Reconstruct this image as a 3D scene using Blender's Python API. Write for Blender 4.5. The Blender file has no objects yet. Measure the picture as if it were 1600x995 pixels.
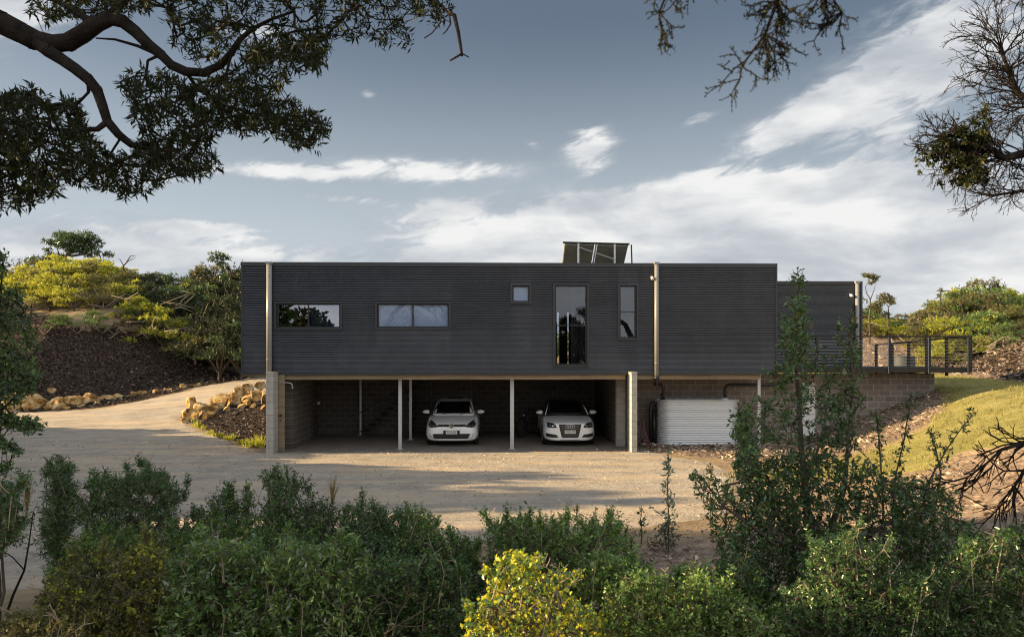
import bpy, bmesh, math, random
import numpy as np
from mathutils import Vector, Matrix
from mathutils.bvhtree import BVHTree

R = math.radians
scene = bpy.context.scene
C = scene.collection

# ------------------------------------------------------------------ camera
CAMX, CAMY, CAMZ = 0.0, -24.15, 3.08
YAW = R(1.5)
FWD = np.array([math.sin(YAW), math.cos(YAW), 0.0])
RGT = np.array([math.cos(YAW), -math.sin(YAW), 0.0])
cd = bpy.data.cameras.new('camera')
cam = bpy.data.objects.new('camera', cd)
C.objects.link(cam)
cam.location = (CAMX, CAMY, CAMZ)
cam.rotation_euler = (R(90), 0, -YAW)
cd.sensor_width = 36
cd.lens = 27
cd.shift_y = 0.0341
cd.clip_start = 0.1
cd.clip_end = 2000
cd.dof.use_dof = True
cd.dof.focus_distance = 24
cd.dof.aperture_fstop = 5.0
scene.camera = cam

# ------------------------------------------------------------------ sun, sky, exposure
SUN_EL = R(17.5)
SUN_BACK = R(0.3)          # how far behind the facade plane the sun stands
sv = Vector((-math.cos(SUN_EL) * math.cos(SUN_BACK), math.cos(SUN_EL) * math.sin(SUN_BACK), math.sin(SUN_EL)))
sd = bpy.data.lights.new('sun', 'SUN')
sun = bpy.data.objects.new('sun', sd)
C.objects.link(sun)
sun.rotation_euler = sv.to_track_quat('Z', 'Y').to_euler()
sd.energy = 5.0
sd.angle = R(0.5)
sd.color = (1.0, 0.72, 0.38)

world = bpy.data.worlds.new('World')
scene.world = world
world.use_nodes = True
wn = world.node_tree
wn.nodes.clear()


class NT:
    """small helper for wiring node trees"""
    def __init__(s, t): s.t = t
    def n(s, kind, **kw):
        nd = s.t.nodes.new(kind)
        for k, v in kw.items():
            setattr(nd, k, v)
        return nd
    def link(s, a, b): s.t.links.new(a, b)
    def put(s, sock, v):
        if isinstance(v, (int, float, tuple, list)):
            sock.default_value = v
        else:
            s.link(v, sock)
    def m(s, op, a, b=0.0, c=0.0, clamp=False):
        nd = s.n('ShaderNodeMath', operation=op, use_clamp=clamp)
        s.put(nd.inputs[0], a); s.put(nd.inputs[1], b)
        if len(nd.inputs) > 2: s.put(nd.inputs[2], c)
        return nd.outputs[0]
    def ramp(s, fac, stops):
        nd = s.n('ShaderNodeValToRGB')
        s.link(fac, nd.inputs[0])
        e = nd.color_ramp.elements
        while len(e) > 1: e.remove(e[-1])
        e[0].position = stops[0][0]; e[0].color = tuple(stops[0][1]) + (1,)
        for p, c in stops[1:]:
            x = e.new(p); x.color = tuple(c) + (1,)
        return nd.outputs[0]
    def maprange(s, v, a, b, c=0.0, d=1.0, smooth=True):
        nd = s.n('ShaderNodeMapRange', interpolation_type='SMOOTHSTEP' if smooth else 'LINEAR')
        s.put(nd.inputs[0], v)
        for i, q in enumerate((a, b, c, d)): s.put(nd.inputs[i + 1], q)
        return nd.outputs[0]
    def mix(s, fac, a, b, mode='MIX'):
        nd = s.n('ShaderNodeMix', data_type='RGBA', blend_type=mode)
        s.put(nd.inputs[0], fac)
        s.put(nd.inputs[6], a if not isinstance(a, tuple) or len(a) == 4 else a + (1,))
        s.put(nd.inputs[7], b if not isinstance(b, tuple) or len(b) == 4 else b + (1,))
        return nd.outputs[2]
    def noise(s, vec, scale, detail=4, rough=0.55, dist=0.0, out=0):
        nd = s.n('ShaderNodeTexNoise')
        if vec is not None: s.link(vec, nd.inputs['Vector'])
        nd.inputs['Scale'].default_value = scale
        nd.inputs['Detail'].default_value = detail
        nd.inputs['Roughness'].default_value = rough
        nd.inputs['Distortion'].default_value = dist
        return nd.outputs[out]
    def comb(s, x, y, z=0.0):
        nd = s.n('ShaderNodeCombineXYZ')
        s.put(nd.inputs[0], x); s.put(nd.inputs[1], y); s.put(nd.inputs[2], z)
        return nd.outputs[0]


w = NT(wn)
tc = w.n('ShaderNodeTexCoord')
sep = w.n('ShaderNodeSeparateXYZ')
w.link(tc.outputs['Generated'], sep.inputs[0])
dx, dy, dz = sep.outputs
hor = w.m('SQRT', w.m('ADD', w.m('MULTIPLY', dx, dx), w.m('MULTIPLY', dy, dy)))
U = w.m('ARCTAN2', dx, dy)                 # compass angle, radians
V = w.m('DIVIDE', dz, w.m('MAXIMUM', hor, 0.05))   # tangent of the elevation


def uvpx(px, py):
    return (math.atan((px - 800) / 1200.0) + YAW, (552 - py) / math.hypot(1200, px - 800))


def streak(x0, y0, x1, y1, half, gain):
    """an elongated bank of cloud lying between two directions of the sky"""
    (u0, v0), (u1, v1) = uvpx(x0, y0), uvpx(x1, y1)
    cu, cv = (u0 + u1) / 2, (v0 + v1) / 2
    L = math.hypot(u1 - u0, v1 - v0) / 2
    a = math.atan2(v1 - v0, u1 - u0)
    hw = half / 1200.0
    du = w.m('SUBTRACT', U, cu); dv = w.m('SUBTRACT', V, cv)
    p = w.m('ADD', w.m('MULTIPLY', du, math.cos(a) / L), w.m('MULTIPLY', dv, math.sin(a) / L))
    q = w.m('ADD', w.m('MULTIPLY', du, -math.sin(a) / hw), w.m('MULTIPLY', dv, math.cos(a) / hw))
    r2 = w.m('ADD', w.m('MULTIPLY', p, p), w.m('MULTIPLY', q, q))
    return w.m('MULTIPLY', w.m('EXPONENT', w.m('MULTIPLY', r2, -1.0)), gain)


sky = w.n('ShaderNodeTexSky', sky_type='NISHITA')
sky.sun_disc = False
sky.sun_elevation = SUN_EL
sky.sun_rotation = R(270)
sky.air_density = 1.0
sky.dust_density = 1.2
sky.ozone_density = 1.0

banks = [
    (640, 385, 1010, 330, 34, .85), (980, 310, 1600, 240, 26, .75), (1120, 270, 1330, 130, 26, .62),
    (1250, 190, 1640, 60, 55, .72), (1180, 215, 1420, 175, 20, .5), (1330, 225, 1470, 200, 20, .6),
    (350, 262, 560, 275, 14, .75), (520, 262, 800, 262, 20, .72), (420, 300, 640, 318, 9, .4),
    (160, 340, 430, 368, 14, .62), (-60, 350, 260, 385, 30, .6), (-200, 420, 500, 405, 26, .55),
    (880, 235, 970, 215, 26, .75), (905, 262, 960, 258, 16, .5), (1050, 345, 1700, 300, 45, .85),
    (1150, 400, 1800, 370, 60, 1.0), (1000, 430, 1900, 440, 45, .7), (560, 140, 590, 155, 10, .45),
    (-200, 20, 140, 30, 50, .8), (300, 30, 520, 60, 30, .35), (820, 225, 850, 232, 8, .45), (500, 440, 1100, 395, 25, .45),
    (1350, 60, 1700, -40, 60, .6), (300, 330, 1500, 300, 60, .22), (700, 400, 1250, 375, 30, .6), (620, 350, 760, 320, 22, .5), (100, 300, 420, 250, 16, .35), (1050, 200, 1160, 160, 12, .4), (-100, 385, 420, 400, 22, .5),
]
tot = None
for b in banks:
    g = streak(*b)
    tot = g if tot is None else w.m('ADD', tot, g)
# wind-combed wisps: noise stretched along a shallow rising direction
ca, sa = math.cos(R(16)), math.sin(R(16))
up = w.m('ADD', w.m('MULTIPLY', U, ca), w.m('MULTIPLY', V, sa))
vp = w.m('ADD', w.m('MULTIPLY', U, -sa), w.m('MULTIPLY', V, ca))
n1 = w.noise(w.comb(w.m('MULTIPLY', up, 3.2), w.m('MULTIPLY', vp, 15.0), 1.7), 1.0, 9, .62, .6)
n2 = w.noise(w.comb(w.m('MULTIPLY', up, 22.0), w.m('MULTIPLY', vp, 60.0), 4.7), 1.0, 6, .6, .8)
n3 = w.noise(w.comb(w.m('MULTIPLY', U, 9.0), w.m('MULTIPLY', V, 16.0), 7.7), 1.0, 8, .6, .3)
nn = w.m('ADD', w.m('ADD', w.m('MULTIPLY', n1, 1.5), w.m('MULTIPLY', n2, 1.25)), w.m('MULTIPLY', n3, 1.0))   # mean about 1.4
behind = w.maprange(w.m('ABSOLUTE', U), .9, 1.6, 0.0, .35)
cover = w.m('ADD', w.m('MULTIPLY', w.m('ADD', tot, behind), 1.0), w.m('SUBTRACT', nn, 1.97))
mask = w.maprange(cover, -.02, .66)
mask = w.m('MULTIPLY', mask, w.maprange(w.m('ADD', tot, behind), .02, .45, 0.0, .97))
shade = w.noise(w.comb(w.m('MULTIPLY', U, 5.0), w.m('MULTIPLY', V, 14.0), 2.0), 1.0, 5, .55, .2)
cloud_col = w.ramp(w.m('ADD', w.m('MULTIPLY', shade, .8), w.m('MULTIPLY', mask, .2)),
                   [(.35, (.44, .49, .55)), (.52, (.70, .74, .79)), (.66, (1.08, 1.08, 1.07))])
hs = w.n('ShaderNodeHueSaturation')
hs.inputs['Saturation'].default_value = .80
w.link(sky.outputs[0], hs.inputs['Color'])
SKYK = .11
base = w.n('ShaderNodeVectorMath', operation='SCALE')
w.link(hs.outputs[0], base.inputs[0]); base.inputs['Scale'].default_value = SKYK
skyc = w.mix(w.maprange(V, .0, .44, .95, 0.0), base.outputs[0], (.74, .82, .90))
skyc = w.mix(mask, skyc, cloud_col)
skyc = w.mix(w.maprange(w.m('ADD', V, w.m('MULTIPLY', n1, .6)), .85, 1.5, 0.0, .75), skyc, (.72, .78, .88))  # overhead cloud veil, out of view, added for top light
# unseen bright cloud banks, added low behind the camera as fill light
skyc = w.mix(w.m('MULTIPLY', w.maprange(dy, .1, -.55), w.maprange(V, 1.6, .5)), skyc, w.mix(w.maprange(n1, .3, .7), (1.1, 1.15, 1.25), (1.7, 1.68, 1.62)))
lo = w.mix(w.maprange(dz, -.06, 0.0), (.12, .11, .09), skyc)
bg = w.n('ShaderNodeBackground')
w.link(lo, bg.inputs[0])
bg.inputs[1].default_value = .34
wo = w.n('ShaderNodeOutputWorld')
w.link(bg.outputs[0], wo.inputs[0])

scene.view_settings.view_transform = 'Standard'
scene.view_settings.look = 'None'
scene.view_settings.exposure = 1.3
scene.view_settings.gamma = 1.0
scene.render.engine = 'CYCLES'
scene.cycles.use_denoising = True
scene.cycles.max_bounces = 6
scene.cycles.diffuse_bounces = 2
scene.cycles.filter_width = 1.1
scene.cycles.glossy_bounces = 3
scene.cycles.transmission_bounces = 4
scene.cycles.transparent_max_bounces = 8
scene.cycles.caustics_reflective = False
scene.cycles.caustics_refractive = False
scene.cycles.sample_clamp_indirect = 6


# ------------------------------------------------------------------ placing helpers
def P(px, py, D):
    """the point D metres in front of the photographer in the direction of a spot of the photo"""
    v = np.array([CAMX, CAMY, CAMZ]) + FWD * D + RGT * ((px - 800) / 1200.0 * D)
    v[2] += (552 - py) / 1200.0 * D
    return v


def PY(px, py, Y):
    d = FWD + RGT * ((px - 800) / 1200.0)
    t = (Y - CAMY) / d[1]
    return Vector((CAMX + d[0] * t, Y, CAMZ + (552 - py) / 1200.0 * t))


def XF(px, Y=0.0): return PY(px, 0, Y).x
def ZF(px, py, Y=0.0): return PY(px, py, Y).z


# ------------------------------------------------------------------ materials
def mat(name, col=(.5, .5, .5), rough=.6, metal=0.0, spec=.5):
    m = bpy.data.materials.new(name)
    m.use_nodes = True
    b = m.node_tree.nodes['Principled BSDF']
    b.inputs['Base Color'].default_value = tuple(col) + (1,)
    b.inputs['Roughness'].default_value = rough
    b.inputs['Metallic'].default_value = metal
    b.inputs['Specular IOR Level'].default_value = spec
    return m


def nmat(name, stops, scale, rough=.8, metal=0.0, bump=0.0, bscale=None, detail=6, coord='Object', stretch=(1, 1, 1), spec=.4, extra=None):
    """material with a noise-driven colour ramp and bump"""
    m = mat(name, (.5, .5, .5), rough, metal, spec)
    t = NT(m.node_tree)
    b = m.node_tree.nodes['Principled BSDF']
    co = t.n('ShaderNodeTexCoord')
    mp = t.n('ShaderNodeMapping')
    mp.inputs['Scale'].default_value = stretch
    t.link(co.outputs[coord], mp.inputs[0])
    vec = mp.outputs[0]
    n = t.noise(vec, scale, detail, .6)
    col = t.ramp(n, stops)
    if extra: col = extra(t, vec, col)
    t.link(col, b.inputs['Base Color'])
    if bump:
        bn = t.n('ShaderNodeBump')
        bn.inputs['Strength'].default_value = 1.0
        bn.inputs['Distance'].default_value = bump
        t.link(t.noise(vec, bscale or scale * 4, 6, .65), bn.inputs['Height'])
        t.link(bn.outputs[0], b.inputs['Normal'])
    return m


def block_mat(name, axis, c1, c2, mortar, msize=.012, bl=.4, bh=.2, off=.5):
    m = mat(name, c1, .9, 0, .25)
    t = NT(m.node_tree)
    b = m.node_tree.nodes['Principled BSDF']
    g = t.n('ShaderNodeNewGeometry')
    s = t.n('ShaderNodeSeparateXYZ')
    t.link(g.outputs['Position'], s.inputs[0])
    vec = t.comb(s.outputs[0] if axis == 'x' else s.outputs[1], s.outputs[2], 0)
    br = t.n('ShaderNodeTexBrick')
    t.link(vec, br.inputs['Vector'])
    br.inputs['Color1'].default_value = c1 + (1,)
    br.inputs['Color2'].default_value = c2 + (1,)
    br.inputs['Mortar'].default_value = mortar + (1,)
    br.inputs['Scale'].default_value = 1.0
    br.inputs['Mortar Size'].default_value = msize
    br.inputs['Mortar Smooth'].default_value = .2
    br.inputs['Brick Width'].default_value = bl
    br.inputs['Row Height'].default_value = bh
    br.offset = off
    n = t.noise(g.outputs['Position'], 3.0, 6, .7)
    n2 = t.noise(g.outputs['Position'], 60.0, 3, .7)
    col = t.mix(.35, br.outputs['Color'], t.ramp(n, [(.3, (.55, .52, .5)), (.7, (1.2, 1.15, 1.1))]), 'MULTIPLY')
    col = t.mix(.5, col, t.ramp(n2, [(.3, (.7, .7, .7)), (.7, (1.2, 1.2, 1.2))]), 'MULTIPLY')
    t.link(col, b.inputs['Base Color'])
    bp = t.n('ShaderNodeBump'); bp.inputs['Distance'].default_value = .006
    t.link(t.m('ADD', t.m('MULTIPLY', br.outputs['Fac'], -1.0), t.m('MULTIPLY', n2, .4)), bp.inputs['Height'])
    t.link(bp.outputs[0], b.inputs['Normal'])
    return m


def leaf_mat(name, c1, c2, c3, trans=.35, rough=.45, tcol=None, spec=.55):
    """leaves whose colour differs leaf by leaf (attribute tint), a little light shining through"""
    m = bpy.data.materials.new(name)
    m.use_nodes = True
    t = NT(m.node_tree)
    b = m.node_tree.nodes['Principled BSDF']
    a = t.n('ShaderNodeAttribute', attribute_name='tint')
    col = t.ramp(a.outputs['Fac'], [(0, c1), (.5, c2), (1, c3)])
    t.link(col, b.inputs['Base Color'])
    b.inputs['Roughness'].default_value = rough
    b.inputs['Specular IOR Level'].default_value = spec
    tr = t.n('ShaderNodeBsdfTranslucent')
    t.link(t.mix(.7, col, tcol or (c3[0] * 1.6, c3[1] * 1.6, c3[2])), tr.inputs[0])
    mx = t.n('ShaderNodeMixShader'); mx.inputs[0].default_value = trans
    t.link(b.outputs[0], mx.inputs[1]); t.link(tr.outputs[0], mx.inputs[2])
    out = m.node_tree.nodes['Material Output']
    t.link(mx.outputs[0], out.inputs[0])
    return m


def glass_mat(name, tint=(.02, .025, .03), alpha=.5, rough=.01):
    """window glass: mirror-like sky reflection over a partly transparent pane"""
    m = bpy.data.materials.new(name)
    m.use_nodes = True
    t = NT(m.node_tree)
    m.node_tree.nodes.remove(m.node_tree.nodes['Principled BSDF'])
    tr = t.n('ShaderNodeBsdfTransparent'); tr.inputs[0].default_value = tuple(tint) + (1,)
    gl = t.n('ShaderNodeBsdfGlossy'); gl.inputs['Roughness'].default_value = rough
    gl.inputs[0].default_value = (.9, .93, 1, 1)
    mx = t.n('ShaderNodeMixShader'); mx.inputs[0].default_value = alpha
    t.link(tr.outputs[0], mx.inputs[1]); t.link(gl.outputs[0], mx.inputs[2])
    t.link(mx.outputs[0], m.node_tree.nodes['Material Output'].inputs[0])
    return m


# ------------------------------------------------------------------ object helpers
def tag(o, label=None, cat=None, group=None, kind=None):
    if label: o['label'] = label
    if cat: o['category'] = cat
    if group: o['group'] = group
    if kind: o['kind'] = kind
    return o


def empty(name, loc=(0, 0, 0), parent=None, rz=0.0):
    o = bpy.data.objects.new(name, None)
    o.empty_display_size = .2
    C.objects.link(o)
    o.location = loc
    o.rotation_euler.z = rz
    if parent: o.parent = parent
    return o


def add(name, me, parent=None, m=None, loc=None):
    o = bpy.data.objects.new(name, me)
    C.objects.link(o)
    if m is not None and not me.materials: me.materials.append(m)
    if parent: o.parent = parent
    if loc is not None: o.location = loc
    return o


class MB:
    """collects simple solids; build() links them as one mesh"""
    def __init__(s): s.v = []; s.f = []
    def raw(s, vs, fs):
        k = len(s.v)
        s.v += [tuple(map(float, p)) for p in vs]
        s.f += [tuple(k + i for i in f) for f in fs]
        return s
    def box(s, x0, x1, y0, y1, z0, z1):
        return s.raw([(x0, y0, z0), (x1, y0, z0), (x1, y1, z0), (x0, y1, z0), (x0, y0, z1), (x1, y0, z1), (x1, y1, z1), (x0, y1, z1)],
                     [(0, 3, 2, 1), (4, 5, 6, 7), (0, 1, 5, 4), (1, 2, 6, 5), (2, 3, 7, 6), (3, 0, 4, 7)])
    def tube(s, pts, r, k=8, cap=True):
        pts = [Vector(p) for p in pts]
        n = len(pts)
        rs = r if isinstance(r, (list, tuple)) else [r] * n
        rings = []
        prev = None
        for i, p in enumerate(pts):
            a = pts[max(i - 1, 0)]; b = pts[min(i + 1, n - 1)]
            d = (b - a).normalized()
            if prev is None:
                prev = d.orthogonal().normalized()
            prev = (prev - d * prev.dot(d))
            prev = prev.normalized() if prev.length > 1e-6 else d.orthogonal().normalized()
            q = d.cross(prev)
            rings.append([p + (prev * math.cos(2 * math.pi * j / k) + q * math.sin(2 * math.pi * j / k)) * rs[i] for j in range(k)])
        vs = [v for ring in rings for v in ring]
        fs = [(i * k + j, i * k + (j + 1) % k, (i + 1) * k + (j + 1) % k, (i + 1) * k + j) for i in range(n - 1) for j in range(k)]
        if cap:
            fs.append(tuple(range(k - 1, -1, -1)))
            fs.append(tuple((n - 1) * k + j for j in range(k)))
        return s.raw(vs, fs)
    def build(s, name, m, parent=None, smooth=False, bevel=0.0, loc=None):
        me = bpy.data.meshes.new(name)
        me.from_pydata(s.v, [], s.f)
        me.update()
        if bevel:
            bm = bmesh.new(); bm.from_mesh(me)
            bmesh.ops.bevel(bm, geom=bm.edges[:], offset=bevel, segments=2, affect='EDGES', profile=.6)
            bm.to_mesh(me); bm.free()
        if smooth: me.shade_smooth()
        return add(name, me, parent, m, loc)


def fast_mesh(name, verts, faces, tint=None, smooth=False):
    """faces: list of int arrays (n,k)"""
    me = bpy.data.meshes.new(name)
    verts = np.asarray(verts, dtype=np.float32)
    me.vertices.add(len(verts))
    me.vertices.foreach_set('co', verts.ravel())
    faces = [np.asarray(f, dtype=np.int32) for f in faces if len(f)]
    nl = sum(f.size for f in faces); nf = sum(len(f) for f in faces)
    me.loops.add(nl); me.polygons.add(nf)
    me.loops.foreach_set('vertex_index', np.concatenate([f.ravel() for f in faces]))
    starts = []; tot_ = []; off = 0
    for f in faces:
        k = f.shape[1]
        starts.append(off + np.arange(len(f)) * k); tot_.append(np.full(len(f), k)); off += f.size
    me.polygons.foreach_set('loop_start', np.concatenate(starts).astype(np.int32))
    me.polygons.foreach_set('loop_total', np.concatenate(tot_).astype(np.int32))
    if smooth: me.polygons.foreach_set('use_smooth', np.ones(nf, dtype=bool))
    me.update(calc_edges=True)
    if tint is not None:
        at = me.attributes.new('tint', 'FLOAT', 'POINT')
        at.data.foreach_set('value', np.asarray(tint, dtype=np.float32))
    return me


# ------------------------------------------------------------------ noise and terrain
def _hash(ix, iy, seed):
    h = (ix.astype(np.int64) * 374761393 + iy.astype(np.int64) * 668265263 + seed * 1442695041) & 0x7fffffff
    h = ((h ^ (h >> 13)) * 1274126177) & 0x7fffffff
    return ((h ^ (h >> 16)) & 0xffff) / 65535.0


def vnoise(x, y, seed=0, octaves=4, gain=.5):
    x = np.asarray(x, float); y = np.asarray(y, float)
    out = np.zeros(np.broadcast(x, y).shape); amp = 1.0; tot = 0
    for o in range(octaves):
        xi = np.floor(x); yi = np.floor(y); fx = x - xi; fy = y - yi
        fx = fx * fx * (3 - 2 * fx); fy = fy * fy * (3 - 2 * fy)
        a = _hash(xi, yi, seed + o); b = _hash(xi + 1, yi, seed + o)
        c = _hash(xi, yi + 1, seed + o); d = _hash(xi + 1, yi + 1, seed + o)
        out += amp * ((a * (1 - fx) + b * fx) * (1 - fy) + (c * (1 - fx) + d * fx) * fy)
        tot += amp; amp *= gain; x = x * 2.03 + 17.1; y = y * 2.03 + 5.3
    return out / tot * 2 - 1


def S(t):
    t = np.clip(t, 0, 1)
    return t * t * (3 - 2 * t)


def hgt(x, y):
    x = np.asarray(x, float); y = np.asarray(y, float)
    D = y - CAMY
    near = 1.35 * S(1 - (D - 2.5) / 9.0)
    drive = 1.9 * S((y - 6 + (np.minimum(x, -8) + 14) * .55) / 18)
    ym = np.clip(14 + (x + 23) * .9, 12.5, 40)
    hill = 4.4 * S((y - ym) / 9.5) * (1 - S((x + 23) / 9.5)) + 1.6 * S((y - ym - 9) / 14) * (1 - S((x + 21) / 10))
    x0 = 9.5 + np.minimum(y, 0) * .35
    rise = 1.95 * S((x - x0) / 7.5) * S((D - 4) / 8)
    rise = rise * (1 - S((y - 30) / 6) * 0)
    bank = np.maximum(2.7 * S((y - 20) / 9) * S((x - 3) / 8), 1.9 * S((x - 20.3 - (y - 5) * .33) / 7) * S((y + 6) / 8))
    z = np.maximum(drive, rise) + hill + bank
    z = np.maximum(z, near) + .25 * np.minimum(z, near)
    z = z + .035 * vnoise(x * .8, y * .8, 5, 3) * (1 - S((D - 12) / 4) * (1 - S((D - 26) / 6)))
    rut = .012 * vnoise(x * .35, y * 2.2, 9, 3) + .006 * vnoise(x * 4, y * 4, 3, 2)
    z = z + rut
    inside = (x > -7.55) & (x < 4.75) & (y > -.12) & (y < 7.2)
    inside2 = (x > -7.6) & (x < 9.6) & (y > 2.3) & (y < 7.5)
    return np.where(inside | inside2, np.minimum(z, -.25), z)


def H(x, y): return float(hgt(np.array([x]), np.array([y]))[0])


def G(px, py, d0=4.0, d1=120.0):
    """where the ground is seen at a spot of the photo"""
    D = np.arange(d0, d1, .05)
    q = np.array([CAMX, CAMY, CAMZ])[None] + FWD[None] * D[:, None] + (RGT * ((px - 800) / 1200.0))[None] * D[:, None]
    q[:, 2] += (552 - py) / 1200.0 * D
    g = hgt(q[:, 0], q[:, 1])
    k = np.argmax(g >= q[:, 2])
    if k == 0: k = len(D) - 1
    return Vector((q[k, 0], q[k, 1], g[k]))


def poly_sdf(x, y, poly):
    """signed distance to polygon, positive inside"""
    x = np.asarray(x, float); y = np.asarray(y, float)
    d = np.full(x.shape, 1e9); ins = np.zeros(x.shape, bool)
    n = len(poly)
    for i in range(n):
        ax, ay = poly[i][:2]; bx, by = poly[(i + 1) % n][:2]
        ex, ey = bx - ax, by - ay
        t = np.clip(((x - ax) * ex + (y - ay) * ey) / (ex * ex + ey * ey + 1e-12), 0, 1)
        d = np.minimum(d, np.hypot(x - ax - t * ex, y - ay - t * ey))
        if ay != by:
            cr = ((ay > y) != (by > y)) & (x < ex * (y - ay) / (by - ay) + ax)
            ins ^= cr
    return np.where(ins, d, -d)


def layer(name, poly, m, lift=.03, res=.2, bumpy=0.0, edge=.35, rag=.25, seed=1, kind='structure', label=None):
    """a sheet of ground cover that sinks into the ground round its ragged edge"""
    poly = [(p[0], p[1]) for p in poly]
    xs = [p[0] for p in poly]; ys = [p[1] for p in poly]
    gx = np.arange(min(xs) - .6, max(xs) + .6, res); gy = np.arange(min(ys) - .6, max(ys) + .6, res)
    X, Y = np.meshgrid(gx, gy)
    s = poly_sdf(X, Y, poly) + rag * vnoise(X * 1.3, Y * 1.3, seed, 4)
    k = np.clip(s / edge, -1, 1)
    Z = hgt(X, Y) + lift * k + bumpy * vnoise(X * 3, Y * 3, seed + 3, 4, .6) * np.clip(k, 0, 1)
    ok = s > -edge * 1.5
    cell = ok[:-1, :-1] & ok[1:, :-1] & ok[:-1, 1:] & ok[1:, 1:]
    idx = np.arange(X.size).reshape(X.shape)
    q = np.stack([idx[:-1, :-1][cell], idx[:-1, 1:][cell], idx[1:, 1:][cell], idx[1:, :-1][cell]], 1)
    used, inv = np.unique(q, return_inverse=True)
    V_ = np.stack([X.ravel(), Y.ravel(), Z.ravel()], 1)[used]
    me = fast_mesh(name, V_, [inv.reshape(q.shape)], smooth=True)
    o = add(name, me, None, m)
    tag(o, label, None, None, kind)
    return o


def in_poly(rng, poly, n, margin=0.0):
    """n random spots inside a polygon"""
    poly = [(p[0], p[1]) for p in poly]
    a = np.array(poly); out = []
    lo_, hi_ = a.min(0), a.max(0)
    got = 0
    while got < n:
        q = rng.random((n * 2, 2)) * (hi_ - lo_) + lo_
        q = q[poly_sdf(q[:, 0], q[:, 1], poly) > margin]
        out.append(q); got += len(q)
        if len(q) == 0: break
    return np.concatenate(out)[:n]

# ================================================================== GROUND
def gravel_extra(t, vec, col):
    st = t.noise(vec, 30.0, 4, .85)
    col = t.mix(t.maprange(st, .54, .66, 0.0, .8), col, (.15, .125, .10))
    st2 = t.noise(vec, 19.0, 4, .8)
    col = t.mix(t.maprange(st2, .55, .68, 0.0, .6), col, (.70, .64, .54))
    mq = t.n('ShaderNodeMapping'); mq.inputs['Scale'].default_value = (.45, 1, 1)
    t.link(vec, mq.inputs[0])
    st3 = t.noise(mq.outputs[0], 9.0, 6, .75)
    col = t.mix(t.maprange(st3, .50, .66, 0.0, .65), col, (.20, .175, .145))
    mp = t.n('ShaderNodeMapping'); mp.inputs['Scale'].default_value = (.25, 1.6, 1)
    t.link(vec, mp.inputs[0])
    tr = t.noise(mp.outputs[0], .9, 4, .6)
    return t.mix(t.maprange(tr, .40, .66, 0.0, .55), col, (.62, .49, .34))


m_gravel = nmat('sandy gravel', [(.3, (.30, .27, .23)), (.5, (.39, .355, .305)), (.7, (.47, .43, .375))], 1.3, .95, 0, .05, 16, detail=10, spec=.15, extra=gravel_extra)
m_soil = nmat('sandy soil', [(.3, (.20, .15, .10)), (.6, (.33, .25, .16)), (.75, (.40, .31, .2))], 1.2, .95, 0, .03, 12, detail=10, spec=.1)


def mulch_extra(t, vec, col):
    v = t.n('ShaderNodeTexVoronoi'); v.inputs['Scale'].default_value = 16
    mp = t.n('ShaderNodeMapping'); mp.inputs['Scale'].default_value = (1, 2.2, 1)
    t.link(vec, mp.inputs[0]); t.link(mp.outputs[0], v.inputs['Vector'])
    s = t.n('ShaderNodeSeparateXYZ'); t.link(v.outputs['Color'], s.inputs[0])
    return t.mix(t.maprange(s.outputs[0], .75, .95, 0.0, .7), col, (.20, .15, .11))


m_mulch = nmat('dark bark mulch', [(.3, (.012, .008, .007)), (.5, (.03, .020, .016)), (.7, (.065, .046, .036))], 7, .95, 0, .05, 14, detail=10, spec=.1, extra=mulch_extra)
m_chip = nmat('fresh wood chip ground', [(.3, (.13, .095, .07)), (.5, (.27, .205, .155)), (.7, (.43, .345, .27))], 6, .95, 0, .05, 14, detail=10, spec=.1, extra=mulch_extra)
m_lawn = nmat('thin lawn', [(.3, (.20, .19, .07)), (.5, (.33, .30, .11)), (.7, (.46, .40, .17))], 1.1, .95, 0, .03, 60, detail=10, spec=.1,
              extra=lambda t, vec, col: t.mix(t.maprange(t.noise(vec, 45, 4, .8), .35, .7, 0, .6), col, (.09, .115, .03)))

gx = np.concatenate([[-600, -300, -150, -90, -65], np.arange(-50, 40, .3), [45, 60, 90, 150, 300, 600]])
gy = np.concatenate([[-300, -120, -60, -40], np.arange(-32, 62, .3), [70, 90, 130, 200, 400, 900]])
X, Y = np.meshgrid(gx, gy)
Z = hgt(X, Y)
idx = np.arange(X.size).reshape(X.shape)
q = np.stack([idx[:-1, :-1].ravel(), idx[:-1, 1:].ravel(), idx[1:, 1:].ravel(), idx[1:, :-1].ravel()], 1)
ground = add('ground', fast_mesh('ground', np.stack([X.ravel(), Y.ravel(), Z.ravel()], 1), [q], smooth=True), None, m_soil)
tag(ground, 'sandy soil between the driveway and the bushes', None, None, 'structure')

g = G
yard = [(-40, 12), (-40, -14), (-6, -14.5), (-3, -12.5), (2, -11.0), (4.5, -9.5), (5.5, -6), (6.2, -2.5), (5.3, -.9), (4.7, 1.5), (-7.5, 1.5), (-7.6, 1.0), g(395, 702), g(340, 684), g(300, 668),
        g(276, 654), g(300, 638), g(350, 622), g(410, 606), (-8.6, 14), (-8, 24), (-14, 24), g(370, 594), g(310, 606), g(240, 622), g(150, 640), g(20, 641)]
yard = [(p[0], p[1]) for p in yard]
layer('driveway', yard, m_gravel, .03, .2, .006, .4, .35, 3, label='pale sandy gravel driveway with wheel tracks')
hillp = [(-48, 12.5), g(0, 640), g(150, 638), g(240, 621), g(310, 604), g(375, 594), (-12, 26), g(375, 584), g(330, 560), g(290, 540), g(230, 520), g(130, 515), (-48, 30)]
hillp = [(p[0], p[1]) for p in hillp]
layer('mulch_slope', hillp, m_mulch, .07, .2, .10, .4, .5, 7, label='slope of dark bark mulch left of the driveway')
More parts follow.
